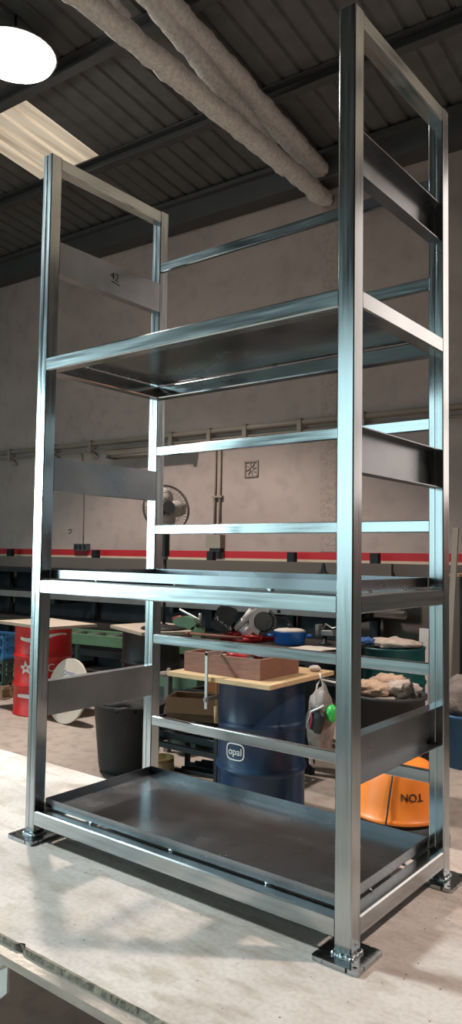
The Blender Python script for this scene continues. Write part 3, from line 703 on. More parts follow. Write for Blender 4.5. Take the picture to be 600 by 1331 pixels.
def pot(c):
    t = thing('blue_pot', 'round blue enamel pot with pale lid on the table', 'pot', (c[0], c[1], 0.90))
    X = T(c[0], c[1], 0.9005)
    mb = MB(X); mb.lathe([(0, 0), (0.115, 0), (0.125, 0.012), (0.128, 0.095), (0.132, 0.10), (0.132, 0.106), (0.0, 0.106)], n=40); mb.build('pot_body', 'blue', t)
    mb = MB(X); mb.lathe([(0, 0.1065), (0.128, 0.1065), (0.130, 0.112), (0.10, 0.122), (0.03, 0.13), (0, 0.13)], n=40); l = mb.build('lid', 'offwhite', t)
    mb = MB(X); mb.lathe([(0, 0.13), (0.014, 0.13), (0.012, 0.142), (0.022, 0.15), (0.018, 0.162), (0, 0.164)], n=16); mb.build('knob', 'black', l)
    for s in (-1, 1):
        a = 0.55 if s > 0 else 0.55+PI
        mb = MB(X @ Matrix.Rotation(a, 4, 'Z')); mb.tube([(0.122, -0.05, 0.07), (0.165, -0.045, 0.07), (0.178, 0, 0.07), (0.165, 0.045, 0.07), (0.122, 0.05, 0.07)], 0.010, 10); mb.build('handle', 'blue', t)
pot((-1.15, 3.45))
mb = MB(); vs = []; n, m_ = 14, 10
from mathutils import noise as NZ
for i in range(n+1):
    for j in range(m_+1):
        x, y = -1.02+0.28*i/n, 3.14+0.32*j/m_
        vs.append((x+0.06*(j/m_), y, 0.904+0.006*NZ.noise(Vector((x*9, y*9, 0))))); 
vs += [(v[0], v[1], 0.9012) for v in vs]
k0 = (n+1)*(m_+1); fs = []
for i in range(n):
    for j in range(m_):
        a = i*(m_+1)+j; b = a+m_+1; fs += [(a, b, b+1, a+1), (k0+a, k0+a+1, k0+b+1, k0+b)]
for i in range(n):
    for j in (0, m_):
        a = i*(m_+1)+j; b = a+m_+1; fs.append((a, b, k0+b, k0+a))
for j in range(m_):
    for i in (0, n):
        a = i*(m_+1)+j; fs.append((a, a+1, k0+a+1, k0+a))
mb._add(vs, fs); tag(mb.build('paper_sheets', 'offwhite'), 'white paper lying on the table beside the blue pot', 'paper')
def desk_rig():
    t = thing('small_vise', 'small steel vise with a bent rod, on the table right of the pot', 'vise', (-0.90, 3.62, 0.90))
    x, y, z = -0.92, 3.62, 0.9005
    mb = MB(); mb.lathe([(0, 0), (0.05, 0), (0.05, 0.012), (0.02, 0.02), (0.018, 0.07), (0, 0.07)], T(x, y, z), 20); mb.build('foot', 'dark_metal', t)
    mb = MB(); mb.bar((x-0.06, y, z+0.09), (x+0.09, y, z+0.10), 0.05, 0.045); mb.span((x-0.07, y-0.035, z+0.07), (x-0.04, y+0.035, z+0.16)); mb.build('jaw', 'grey_metal', t)
    mb = MB(); mb.tube([(x-0.03, y, z+0.10), (x+0.02, y-0.02, z+0.17), (x+0.09, y-0.03, z+0.14), (x+0.15, y-0.04, z+0.16)], 0.007, 8); mb.build('rod', 'bright_metal', t)
desk_rig()
mb = MB(); mb.tube([(-1.36, 3.36, 0.906), (-1.36, 3.38, 0.97), (-1.34, 3.40, 1.06), (-1.28, 3.44, 1.12), (-1.22, 3.50, 1.10), (-1.20, 3.62, 1.0), (-1.20, 3.66, 0.906)], 0.004, 6); tag(mb.build('power_cable', 'black'), 'thin black cable arching up behind the blue pot', 'cable')
# ------------------------------------------------------------------ boards, fan, disc at the left
LT = (-2.92, 3.66)
def left_table():
    t = thing('board_table', 'wooden board set on a black barrel, carrying the pedestal fan', 'table', (LT[0], LT[1], 0))
    mb = MB(); mb.prism([(-3.36, 3.52), (-2.62, 3.22), (-2.36, 3.62), (-2.50, 3.98), (-3.25, 4.12)], 0.03, T(0, 0, 0.87)); mb.build('table_top', 'wood_grey', t)
    mb = MB(T(LT[0], LT[1], 0)); mb.lathe(drum_profile(0.285, 0.869), n=40); mb.build('barrel', 'black', t)
left_table()
def fan():
    c = Vector((-2.70, 3.60, 0.90))
    t = thing('pedestal_fan', 'round wire cage fan on a pole, standing on the board table', 'fan', c)
    mb = MB(T(c.x, c.y, c.z+0.0005)); mb.lathe([(0, 0), (0.215, 0), (0.22, 0.008), (0.205, 0.022), (0.05, 0.035), (0.03, 0.05), (0, 0.05)], n=40); mb.build('base', 'black', t)
    mb = MB(); mb.cyl(c+Vector((0, 0, 0.04)), c+Vector((0, 0, 0.72)), 0.017); mb.build('pole', 'black', t)
    mb = MB(); mb.bar(c+Vector((0, 0, 0.70)), c+Vector((0, 0, 0.98)), 0.075, 0.065, 0.012); mb.build('control_box', 'black', t)
    mb = MB(); mb.cyl(c+Vector((0, 0, 0.70)), c+Vector((0, 0, 0.67)), 0.03); mb.build('collar', 'grey_metal', t)
    h = c+Vector((0, 0, 1.155)); az = face_angle(c)+0.35
    X = T(*h) @ Matrix.Rotation(az, 4, 'Z') @ rot('Y', 80)      # local z points out of the front
    mb = MB(X); mb.cyl((0, 0, -0.16), (0, 0, -0.02), 0.045, 0.055, 24); mb.build('motor', 'dark_box', t)
    mb = MB(); mb.cyl(c+Vector((0, 0, 0.97)), h+Vector((0, 0, -0.055)), 0.02); mb.build('neck', 'black', t)
    for k in range(4):
        vs = []; n = 10
        for i in range(n+1):
            r = 0.04+0.165*i/n
            for s in (-1, 1):
                wv = (0.035+0.055*math.sin(PI*min(1, i/n*0.95)**0.8))
                a = 2*PI*k/4 + s*wv/r*0.95 if r > 0.08 else 2*PI*k/4+s*0.35
                vs.append(X @ Vector((r*math.cos(a), r*math.sin(a), 0.025+s*0.018)))
        vs += [X @ ((X.inverted() @ v)+Vector((0, 0, 0.004))) for v in list(vs)]
        q = 2*(n+1); fs = []
        for i in range(n): fs += [(2*i, 2*i+1, 2*i+3, 2*i+2), (q+2*i, q+2*i+2, q+2*i+3, q+2*i+1), (2*i, 2*i+2, q+2*i+2, q+2*i), (2*i+1, q+2*i+1, q+2*i+3, 2*i+3)]
        fs += [(0, q, q+1, 1), (2*n, 2*n+1, q+2*n+1, q+2*n)]
        mb = MB(); mb._add(vs, fs, True); mb.build('blade', 'fan_blade', t)
    mb = MB(X); mb.lathe([(0, -0.01), (0.045, -0.01), (0.045, 0.045), (0.02, 0.06), (0, 0.06)], n=20); mb.build('hub', 'black', t)
    mb = MB(X); R = 0.232
    mb.ring(R, 0.007, n=48); mb.ring(R, 0.004, T(0, 0, 0.03), 48); mb.ring(0.06, 0.004, T(0, 0, 0.085), 24); mb.ring(0.15, 0.002, T(0, 0, 0.072), 36)
    mb.ring(0.06, 0.004, T(0, 0, -0.085), 24)
    for i in range(44):
        a = 2*PI*i/44; u = Vector((math.cos(a), math.sin(a), 0))
        mb.tube([u*0.06+Vector((0, 0, 0.085)), u*0.15+Vector((0, 0, 0.074)), u*0.21+Vector((0, 0, 0.045)), u*R+Vector((0, 0, 0.0)), u*0.21+Vector((0, 0, -0.05)), u*0.06+Vector((0, 0, -0.085))], 0.0014, 4)
    mb.build('wire_cage', 'cage', t)
    mb = MB(X); mb.cyl((0, 0, 0.083), (0, 0, 0.09), 0.06, n=24); mb.build('badge', 'dark_box', t)
fan()
mb = MB(); mb.prism([(-4.45, 2.93), (-3.52, 2.88), (-3.44, 3.42), (-4.30, 3.52)], 0.028, T(0, 0, 0.8805)); tag(mb.build('top_board', 'wood_grey'), 'pale board lying on top of the red drum', 'board')
# pale disc leaning on the drum
def disc():
    c = Vector((-3.40, 3.03, 0)); 
    X = T(c.x, c.y, 0.303) @ Matrix.Rotation(face_angle(c)-0.95, 4, 'Z') @ rot('Y', 80)
    t = thing('pale_disc', 'big pale round disc with faint blue print leaning beside the red drum', 'disc', (c.x, c.y, 0))
    mb = MB(X); mb.cyl((0, 0, -0.012), (0, 0, 0.012), 0.305, n=48); mb.build('disc_face', 'offwhite', t)
    mb = MB(X @ T(-0.17, 0.02, 0.0125))
    for k in range(2):
        for i in range(5): mb.box((0.016*k, -0.055+0.026*i, 0.0005), (0.006, 0.02, 0.001))
    mb.ring(0.02, 0.003, T(0.006, -0.095, 0), 18, 4); mb.build('blue_print', 'blue', t)
disc()

# black bucket with cloth
def bucket():
    c = (-1.86, 2.34)
    t = thing('rubber_bucket', 'large black rubber bucket with grey cloth in it, behind the rack', 'bucket', (c[0], c[1], 0))
    X = T(c[0], c[1], 0)
    mb = MB(X); mb.lathe([(0, 0), (0.195, 0), (0.215, 0.015), (0.222, 0.05), (0.262, 0.48), (0.275, 0.485), (0.275, 0.505), (0.258, 0.505), (0.205, 0.03), (0, 0.03)], n=44, wob=lambda a, z: 1+0.02*math.sin(2*a+1)*(z/0.5)); mb.build('bucket_body', 'rubber', t)
    a = face_angle(c)
    mb = MB(X @ Matrix.Rotation(a-0.1, 4, 'Z')); mb.tube([(0.268, -0.07, 0.475), (0.30, -0.065, 0.50), (0.31, 0, 0.51), (0.30, 0.065, 0.50), (0.268, 0.07, 0.475)], 0.011, 10); mb.build('handle', 'black', t)
    mb = MB(); mb.blob((c[0], c[1], 0.49), (0.215, 0.215, 0.085), 0.28, 6, 26, 16, 2.4); o = tag(mb.build('grey_rag', 'cloth_dark'), 'dark grey cloth bunched in the rubber bucket', 'rag')
    # handle of a tool standing in it
    t2 = thing('hand_tool', 'tool with two pale grips poking out of the rubber bucket', 'tool', (c[0]+0.02, c[1]+0.1, 0.50))
    for k, (dx, dy, dz) in enumerate(((-0.04, 0.0, 0.22), (0.05, 0.04, 0.20))):
        mb = MB(); p = Vector((c[0]+0.04, c[1]+0.10, 0.53)); mb.tube([p, p+Vector((dx*0.6, dy*0.6, dz*0.6)), p+Vector((dx, dy, dz))], [0.012, 0.018, 0.015], 10); mb.build('grip', 'cloth_grey', t2)
bucket()

# ------------------------------------------------------------------ green machines
def band_saw():
    t = thing('band_saw', 'green metal cutting band saw with red handle behind the rack', 'band saw', (-2.15, 3.0, 0))
    x, y = -1.93, 3.17
    mb = MB(); mb.span((x-0.28, y-0.16, 0), (x+0.16, y+0.2, 0.50)); mb.build('cabinet', 'dark_green', t)
    mb = MB(); mb.span((x-0.30, y-0.18, 0.50), (x+0.18, y+0.22, 0.60)); mb.build('bed', 'green', t)
    mb = MB(); mb.prism([(-0.05, 0), (0.12, 0), (0.14, 0.16), (0.09, 0.36), (0.03, 0.42), (-0.02, 0.39), (0.05, 0.18)], 0.07, T(x, y+0.03, 0.60) @ rot('X', 90)); mb.build('column', 'green', t)
    mb = MB(); mb.prism([(-0.22, -0.02), (-0.18, -0.045), (0.02, -0.07), (0.05, -0.02), (0.02, 0.03), (-0.10, 0.04), (-0.20, 0.025)], 0.06, T(x-0.01, y+0.02, 1.05) @ rot('X', 90)); mb.build('saw_head', 'green', t)
    mb = MB(); mb.tube([(x-0.25, y-0.01, 1.055), (x-0.17, y-0.01, 1.07), (x-0.13, y-0.01, 1.07)], [0.016, 0.022, 0.016], 10); mb.build('handle', 'red_tool', t)
    mb = MB(); mb.bar((x-0.20, y+0.02, 1.14), (x+0.04, y+0.02, 1.06), 0.012, 0.016, 0.002); mb.cyl((x+0.035, y+0.02, 1.0), (x+0.035, y+0.02, 1.12), 0.014, n=12); mb.build('tension_rod', 'bright_metal', t)
    mb = MB(); mb.cyl((x-0.02, y-0.06, 0.95), (x+0.52, y-0.02, 0.95), 0.012, n=12); mb.cyl((x-0.05, y-0.06, 0.95), (x-0.01, y-0.06, 0.95), 0.018, n=12); mb.build('stop_rod', 'wood_red', t)
    mb = MB(); mb.lathe([(0, 0), (0.075, 0.0), (0.09, 0.012), (0.075, 0.026), (0.02, 0.03), (0.012, 0.06), (0, 0.06)], T(x-0.05, y-0.27, 0.62), 24); mb.build('hand_wheel', 'cloth_grey', t)
    mb = MB(); mb.bar((x-0.05, y-0.27, 0.0), (x-0.05, y-0.27, 0.62), 0.05, 0.05); mb.build('wheel_stand', 'grey_metal', t)
band_saw()
def conveyor():
    t = thing('roller_conveyor', 'green roller feed table running along the dark wall rack at left', 'conveyor', (-3.2, 4.35, 0))
    a, b = Vector((-5.2, 4.02, 0.62)), Vector((-2.3, 4.42, 0.62)); d = (b-a).normalized(); nrm = Vector((-d.y, d.x, 0))
    for s in (0, 0.42):
        mb = MB(); mb.bar(a+nrm*s, b+nrm*s, 0.05, 0.12); mb.build('side_rail', 'green', t)
    for i in range(10):
        p = a+d*(0.15+0.29*i); mb = MB(); mb.cyl(p+nrm*0.026+Vector((0, 0, 0.02)), p+nrm*0.394+Vector((0, 0, 0.02)), 0.03, n=14); mb.build('roller', 'grey_metal', t)
    for i in (0.3, 2.6):
        for s in (0, 0.42):
            p = a+d*i+nrm*s; mb = MB(); mb.bar((p.x, p.y, 0), (p.x, p.y, 0.56), 0.05, 0.05); mb.build('leg', 'dark_green', t)
conveyor()
def crate(z, label, m):
    t = thing('plastic_crate', label, 'crate', (-5.08, 3.40, z), 'crates stacked at the left')
    X = T(-5.10, 3.42, z) @ rot('Z', 10); w, d, h = 0.27, 0.18, 0.27
    mb = MB(X); mb.span((-w, -d, 0.0), (w, d, 0.014)); mb.build('crate_bottom', m, t)
    for (ax, s) in (('y', -1), ('y', 1), ('x', -1), ('x', 1)):
        mb = MB(X)
        def bx(u0, u1, z0, z1):
            if ax == 'y': mb.span((u0*w, s*d-0.008, z0), (u1*w, s*d+0.008, z1))
            else: mb.span((s*w-0.008, u0*d, z0), (s*w+0.008, u1*d, z1))
        bx(-1, 1, h-0.03, h); bx(-1, 1, 0.014, 0.04); bx(-1, 1, 0.13, 0.15)
        for i in range(11): bx(-1+0.2*i-0.03, -1+0.2*i+0.03, 0.03, h-0.02)
        mb.build('slatted_side', m, t)
crate(0.15, 'lower green slatted plastic crate, at the left edge', 'dark_green')
crate(0.421, 'upper blue slatted plastic crate, at the left edge', 'blue_plastic')
mb = MB(T(-5.1, 3.42, 0) @ rot('Z', 10))
for x in (-0.24, 0, 0.24): mb.box((x, 0, 0.0655), (0.09, 0.40, 0.095), rot('Z', 0))
for y in (-0.15, 0, 0.15): mb.box((0, y, 0.131), (0.62, 0.1, 0.036))
for y in (-0.15, 0, 0.15): mb.box((0, y, 0.010), (0.62, 0.1, 0.018))
tag(mb.build('small_pallet', 'pallet'), 'small wooden pallet under the crates at the left edge', 'pallet')

# ------------------------------------------------------------------ wall rack with long steel stock (building frame)
def wall_rack():
    t = thing('stock_rack', 'long dark steel stock rack standing along the back wall', 'rack', B @ Vector((-3, -0.5, 0)))
    for xp in (-9.2, -7.2, -5.3, -3.22, -2.02, -0.95):
        mb = MB(B); mb.bar((xp, -0.16, 0.0), (xp, -0.16, 1.66), 0.10, 0.08, 0.004, (0, 1, 0)); p = mb.build('upright', 'dark_metal', t)
        for z in (0.25, 0.60, 0.95, 1.30):
            mb = MB(B); mb.bar((xp, -0.205, z), (xp, -0.95, z), 0.06, 0.06); mb.build('arm', 'dark_metal', p)
        mb = MB(B); mb.bar((xp, -0.205, 0.04), (xp, -1.0, 0.04), 0.08, 0.08); mb.build('foot', 'dark_metal', p)
wall_rack()
lvl = [(0.25, 'lowest arms'), (0.60, 'second arms from below'), (0.95, 'third arms from below'), (1.30, 'topmost arms')]
posn = [(-0.88, 'frontmost'), (-0.66, 'second'), (-0.42, 'third')]
for li, (z, ln) in enumerate(lvl):
    for pi, (yy, pn) in enumerate(posn):
        x0 = -9.4 + random.uniform(0, 1.0); x1 = -0.80 + random.uniform(-0.05, 0.25)
        s = random.choice((0.06, 0.08, 0.10)); mb = MB(B)
        mb.bar((x0, yy, z+0.0305+s/2), (x1, yy, z+0.0305+s/2), s*1.2, s)
        kind = ('dark_metal', 'dark_metal2', 'dark_metal', 'dark_metal')[(li+pi) % 4]
        if li == 2 and pi == 0: kind = 'grey_metal'
        tag(mb.build('steel_bar', kind), f'long dark bar, {pn} on the {ln} of the wall rack', 'steel bar', 'long bars on the wall rack')
mb = MB(B); mb.span((-9.0, -0.30, 1.331), (-0.7, -0.24, 1.545)); tag(mb.build('wide_steel_flat', 'dado'), 'wide grey flat standing on edge along the top of the wall rack', 'steel flat')
# dark sheets standing on edge behind the bars, one stack per bay
for i, (xa, xb, l) in enumerate(((-9.15, -7.26, 'leftmost'), (-7.14, -5.36, 'second from the left'), (-5.24, -3.28, 'behind the fan'), (-3.16, -2.08, 'behind the chop saw'), (-1.96, -1.42, 'rightmost'))):
    mb = MB(B @ T(0, -0.13, 0) @ rot('X', -3)); mb.span((xa, -0.010, 0.0), (xb, 0.010, 1.31)); tag(mb.build('steel_sheet', 'dark_metal'), f'large dark steel sheet leaning on the back wall, {l}', 'steel sheet', 'steel sheets behind the bars')
def pipe_stand():
    c = B @ Vector((-0.95, -1.1, 0))
    t = thing('steel_tube', 'short bright steel tube end sticking out in front of the wall rack', 'tube', B @ Vector((-1.6, -0.92, 1.4)))
    n = 24; prof = [(0.040, 0), (0.045, 0), (0.045, 1.3), (0.040, 1.3), (0.036, 1.3), (0.036, 0)]
    X = B @ T(-1.75, -0.52, 0.9805+0.045) @ rot('Y', 90)
    mb = MB(X); mb.lathe([(0.036, 0), (0.045, 0), (0.045, 1.3), (0.036, 1.3), (0.036, 0)], n=n); mb.build('tube_wall', 'bright_metal', t)
pipe_stand()

# ------------------------------------------------------------------ things fixed to the wall
def wall_things():
    t = thing('cable_conduit', 'horizontal painted conduit running along the back wall above the fan', 'conduit', B @ Vector((-3, -0.06, 3.2)))
    mb = MB(B); mb.cyl((-18.9, -0.05, 3.235), (9.9, -0.05, 3.235), 0.035, n=14); mb.build('pipe', 'conduit', t)
    mb = MB(B); mb.cyl((-18.9, -0.045, 3.13), (9.9, -0.045, 3.13), 0.016, n=10); mb.build('thin_pipe', 'conduit', t)
    for xp in (-7.4, -6.35, -5.55, -4.0, -3.35, -2.78, -1.98, -1.15, 0.3):
        mb = MB(B); mb.span((xp-0.03, -0.10, 3.265), (xp+0.03, -0.002, 3.28)); mb.span((xp-0.03, -0.10, 3.08), (xp+0.03, -0.088, 3.28)); mb.prism([(0, 0), (0.12, 0), (0.12, 0.02), (0.02, 0.09), (0, 0.09)], 0.02, T(xp, -0.012, 3.02) @ rot('X', 90)); mb.build('bracket', 'conduit', t)
    t = thing('strip_light', 'unlit grey fluorescent strip light fixed below the conduit on the back wall', 'strip light', B @ Vector((-4.4, -0.1, 3.0)))
    mb = MB(B); mb.prism([(-0.10, 0), (0.10, 0), (0.075, -0.06), (-0.075, -0.06)], 1.55, T(-5.12, -0.108, 3.075) @ rot('Y', 90) @ rot('Z', 90)); mb.build('housing', 'conduit', t)
    mb = MB(B); mb.cyl((-5.05, -0.155, 3.0), (-3.64, -0.155, 3.0), 0.018, n=12); mb.cyl((-5.05, -0.075, 3.0), (-3.64, -0.075, 3.0), 0.018, n=12); mb.build('light_tube', 'tube_glass', t)
    for xp in (-5.08, -3.61):
        mb = MB(B); mb.span((xp-0.03, -0.19, 2.975), (xp+0.03, -0.03, 3.02)); mb.build('end_cap', 'dark_box', t)
    mb = MB(B); mb.span((-5.0, -0.016, 3.0), (-4.9, -0.002, 3.10)); mb.span((-3.9, -0.016, 3.0), (-3.8, -0.002, 3.10)); mb.build('wall_bracket', 'conduit', t)
    t = thing('junction_box', 'grey junction box with two vertical conduits on the back wall', 'junction box', B @ Vector((-3.23, -0.05, 1.7)))
    mb = MB(B); mb.span((-3.35, -0.11, 1.70), (-3.12, -0.002, 1.875)); mb.build('box', 'grey_box', t)
    mb = MB(B); mb.span((-3.31, -0.085, 1.655), (-3.15, -0.01, 1.70)); mb.build('outlet', 'dark_box', t)
    for xp in (-3.275, -3.195):
        mb = MB(B); mb.cyl((xp, -0.03, 1.87), (xp, -0.03, 3.12), 0.014, n=10); mb.build('riser_pipe', 'conduit', t)
    mb = MB(B); mb.span((-3.32, -0.05, 2.36), (-3.15, -0.002, 2.385)); mb.build('pipe_clip', 'conduit', t)
    mb = MB(B); mb.span((-3.31, -0.012, 1.38), (-3.13, -0.0045, 1.65)); mb.build('backing_strip', 'wall', t)
    t = thing('switch_box', 'dark grey triple switch box on the red wall stripe at left', 'switch box', B @ Vector((-5.72, -0.04, 1.65)))
    mb = MB(B); mb.span((-5.86, -0.07, 1.645), (-5.58, -0.0045, 1.75)); mb.build('box', 'dark_box', t)
    for i in range(3):
        mb = MB(B); mb.span((-5.84+0.09*i, -0.078, 1.665), (-5.78+0.09*i, -0.07, 1.735)); mb.build('switch', 'black', t)
    mb = MB(B); mb.tube([(-5.72, -0.015, 1.75), (-5.73, -0.015, 2.3), (-5.76, -0.015, 2.95), (-5.80, -0.03, 3.12)], 0.008, 8); mb.build('cable', 'conduit', t)
    # little ventilation grille
    t = thing('vent_grille', 'small square ventilation grille painted like the back wall', 'grille', B @ Vector((-2.72, -0.02, 2.6)))
    mb = MB(B); a = 0.105
    for p, q in (((-a, -a), (a, -a+0.02)), ((-a, a-0.02), (a, a)), ((-a, -a), (-a+0.02, a)), ((a-0.02, -a), (a, a))): mb.span((-2.72+p[0], -0.018, 2.715+p[1]), (-2.72+q[0], -0.002, 2.715+q[1]))
    mb.build('frame', 'vent', t)
    mb = MB(B)
    for i in range(8):
        an = 2*PI*i/8+0.2; mb.bar((-2.72+0.02*math.cos(an), -0.010, 2.715+0.02*math.sin(an)), (-2.72+0.085*math.cos(an), -0.010, 2.715+0.085*math.sin(an)), 0.010, 0.012, 0.001, (0, 1, 0))
    mb.build('spokes', 'vent', t)
    mb = MB(B @ T(-6.02, -0.003, 1.93)); mb.tube([(-0.04, 0, 0.02), (0.0, 0, 0.04), (0.04, 0, 0.03), (0.02, 0, 0.0), (-0.02, 0, -0.03)], 0.006, 6); tag(mb.build('wall_hook', 'wire'), 'small dark curled hook on the back wall above the switch box', 'hook')
wall_things()

# ------------------------------------------------------------------ lower clutter between bucket and blue drum
TX0, TX1 = -1.53, -0.905
def low_rack():
    t = thing('bar_trolley', 'low dark steel trolley loaded with bars, left of the blue drum', 'trolley', ((TX0+TX1)/2, 2.6, 0))
    for x in (TX0, TX1):
        for y, h in ((2.22, 0.45), (2.64, 0.60), (3.0, 0.60)):
            mb = MB(); mb.bar((x, y, 0), (x, y, h), 0.035, 0.035); mb.build('leg', 'dark_metal', t)
    for z, y0, y1 in ((0.30, 2.22, 3.0), (0.45, 2.22, 2.64), (0.47, 2.68, 3.0), (0.60, 2.64, 3.0)):
        mb = MB(); mb.span((TX0-0.02, y0-0.017, z-0.035), (TX1+0.02, y0+0.017, z)); mb.span((TX0-0.02, y1-0.017, z-0.035), (TX1+0.02, y1+0.017, z)); mb.span((TX0-0.017, y0+0.017, z-0.035), (TX0+0.017, y1-0.017, z)); mb.span((TX1-0.017, y0+0.017, z-0.035), (TX1+0.017, y1-0.017, z)); mb.build('shelf_frame', 'dark_metal', t)
low_rack()
for i, (z, y, n_) in enumerate(((0.4705, 2.74, 'front bar on the middle shelf of the low trolley'), (0.4705, 2.83, 'middle bar on the middle shelf of the low trolley'), (0.4705, 2.92, 'rear bar on the middle shelf of the low trolley'), (0.3005, 2.34, 'front bar on the lower shelf of the low trolley'), (0.3005, 2.48, 'rear bar on the lower shelf of the low trolley'))):
    mb = MB(); mb.bar((-1.66, y, z+0.025), (-0.87, y, z+0.025), 0.06, 0.05); tag(mb.build('steel_bar', ('grey_metal', 'dark_metal', 'grey_metal', 'dark_metal', 'dark_metal2')[i]), 'square steel ' + n_, 'steel bar', 'bars on the low trolley')
mb = MB(); mb.span((-1.33, 2.63, 0.6005), (-1.22, 2.79, 0.73)); tag(mb.build('orange_block', 'orange_wood'), 'orange wooden block on the low trolley, behind the cardboard box', 'block')
mb = MB(); mb.span((-1.12, 2.63, 0.6005), (-0.95, 2.82, 0.74)); tag(mb.build('orange_block', 'orange_wood'), 'orange wooden block on the low trolley, next to the blue drum', 'block')
def card_box():
    c = (-1.235, 2.435, 0.4505)
    t = thing('cardboard_box', 'opened brown cardboard box on the low trolley, left of the blue drum', 'box', c)
    X = T(c[0], c[1], c[2]) @ rot('Z', 24)
    w, d, h = 0.22, 0.11, 0.16; th = 0.006
    mb = MB(X); mb.span((-w, -d, 0), (w, d, th)); mb.span((-w, -d, th), (w, -d+th, h)); mb.span((-w, d-th, th), (w, d, h)); mb.span((-w, -d+th, th), (-w+th, d-th, h)); mb.span((w-th, -d+th, th), (w, d-th, h)); mb.build('carton', 'card', t)
    for s in (-1, 1):
        mb = MB(X @ T(0, s*d, h) @ rot('X', -s*(70 if s < 0 else 40))); mb.span((-w, -0.11 if s < 0 else 0, 0), (w, 0 if s < 0 else 0.10, 0.005)); mb.build('flap', 'card', t)
    def mpp(p): return X @ Vector((p[0]+0.05, -d-0.001-p[2], 0.08+p[1]))
    mb = MB(X)
    random.seed(3)
    for i in range(5): mb.bar((0.0+0.035*i, -d-0.001, 0.06+0.03*(i % 2)), (0.03+0.035*i, -d-0.001, 0.09-0.02*(i % 2)), 0.001, 0.007, 0.0002)
    mb.build('scribble', 'black_ink', t)
card_box()
def can(c):
    t = thing('paint_can', 'open rusty tin can with a worn label on the floor behind the tray', 'can', (c[0], c[1], 0))
    X = T(c[0], c[1], 0); r, h = 0.092, 0.225
    mb = MB(X); mb.lathe([(0, 0.004), (r-0.003, 0.004), (r, 0), (r+0.002, 0.006), (r, 0.01), (r, h-0.008), (r+0.003, h-0.003), (r+0.001, h), (r-0.004, h-0.002), (r-0.004, 0.02), (0, 0.02)], n=36); mb.build('can_body', 'brass', t)
    a = face_angle(c); mq = on_cyl(c, r, a, 0.1)
    mb = grid_patch([(-0.20+0.40*i/30, -0.085, 0.10) for i in range(31)], mq, 0.0012); lb = mb.build('paper_label', 'tin', t)
    mb = MB()
    for i in range(5):
        q = grid_patch([(-0.08+0.035*i, -0.05, 0.0+0.02*(i % 3)), (-0.06+0.035*i, -0.05, 0.02+0.02*(i % 2))], on_cyl(c, r+0.0012, a, 0.1), 0.001); n = len(mb.v); mb.v += q.v; mb.f += [tuple(k+n for k in f) for f in q.f]
    mb.build('label_print', 'black_ink', lb)
can((-1.33, 2.13))
def offcuts():
    t = thing('wooden_pallet', 'wooden pallet with steel offcuts on it, between can and blue drum', 'pallet', (-1.04, 2.42, 0))
    X = T(-1.15, 2.42, 0) @ rot('Z', 6)
    for x in (-0.13, 0.04, 0.17):
        mb = MB(X); mb.span((x-0.035, -0.19, 0.0), (x+0.035, 0.17, 0.085)); mb.build('bearer', 'pallet', t)
    for y in (-0.15, -0.05, 0.05, 0.14):
        mb = MB(X); mb.span((-0.17, y-0.035, 0.085), (0.21, y+0.035, 0.105)); mb.build('deck_board', 'pallet', t)
    for i in range(6):
        y = -0.15+0.055*i; mb = MB(X); k = 0.105+0.0005
        mb.bar((-0.17+0.02*(i % 3), y, k+0.013), (0.20-0.03*(i % 2), y+0.01, k+0.013), 0.026, 0.026, 0.002)
        w = ('frontmost', 'second', 'third', 'fourth', 'fifth', 'rearmost')[i]
        tag(mb.build('steel_offcut', 'dark_metal'), f'short dark steel offcut on the pallet, {w} of the row', 'steel offcut', 'offcuts on the pallet')
offcuts()
mb = MB(T(-0.86, 1.86, 0)); mb.lathe([(0, 0), (0.10, 0), (0.14, 0.16), (0.15, 0.165), (0.15, 0.175), (0.137, 0.172), (0.095, 0.012), (0, 0.012)], n=32); tag(mb.build('blue_basin', 'blue_plastic'), 'small blue plastic basin on the floor in front of the blue drum', 'basin')

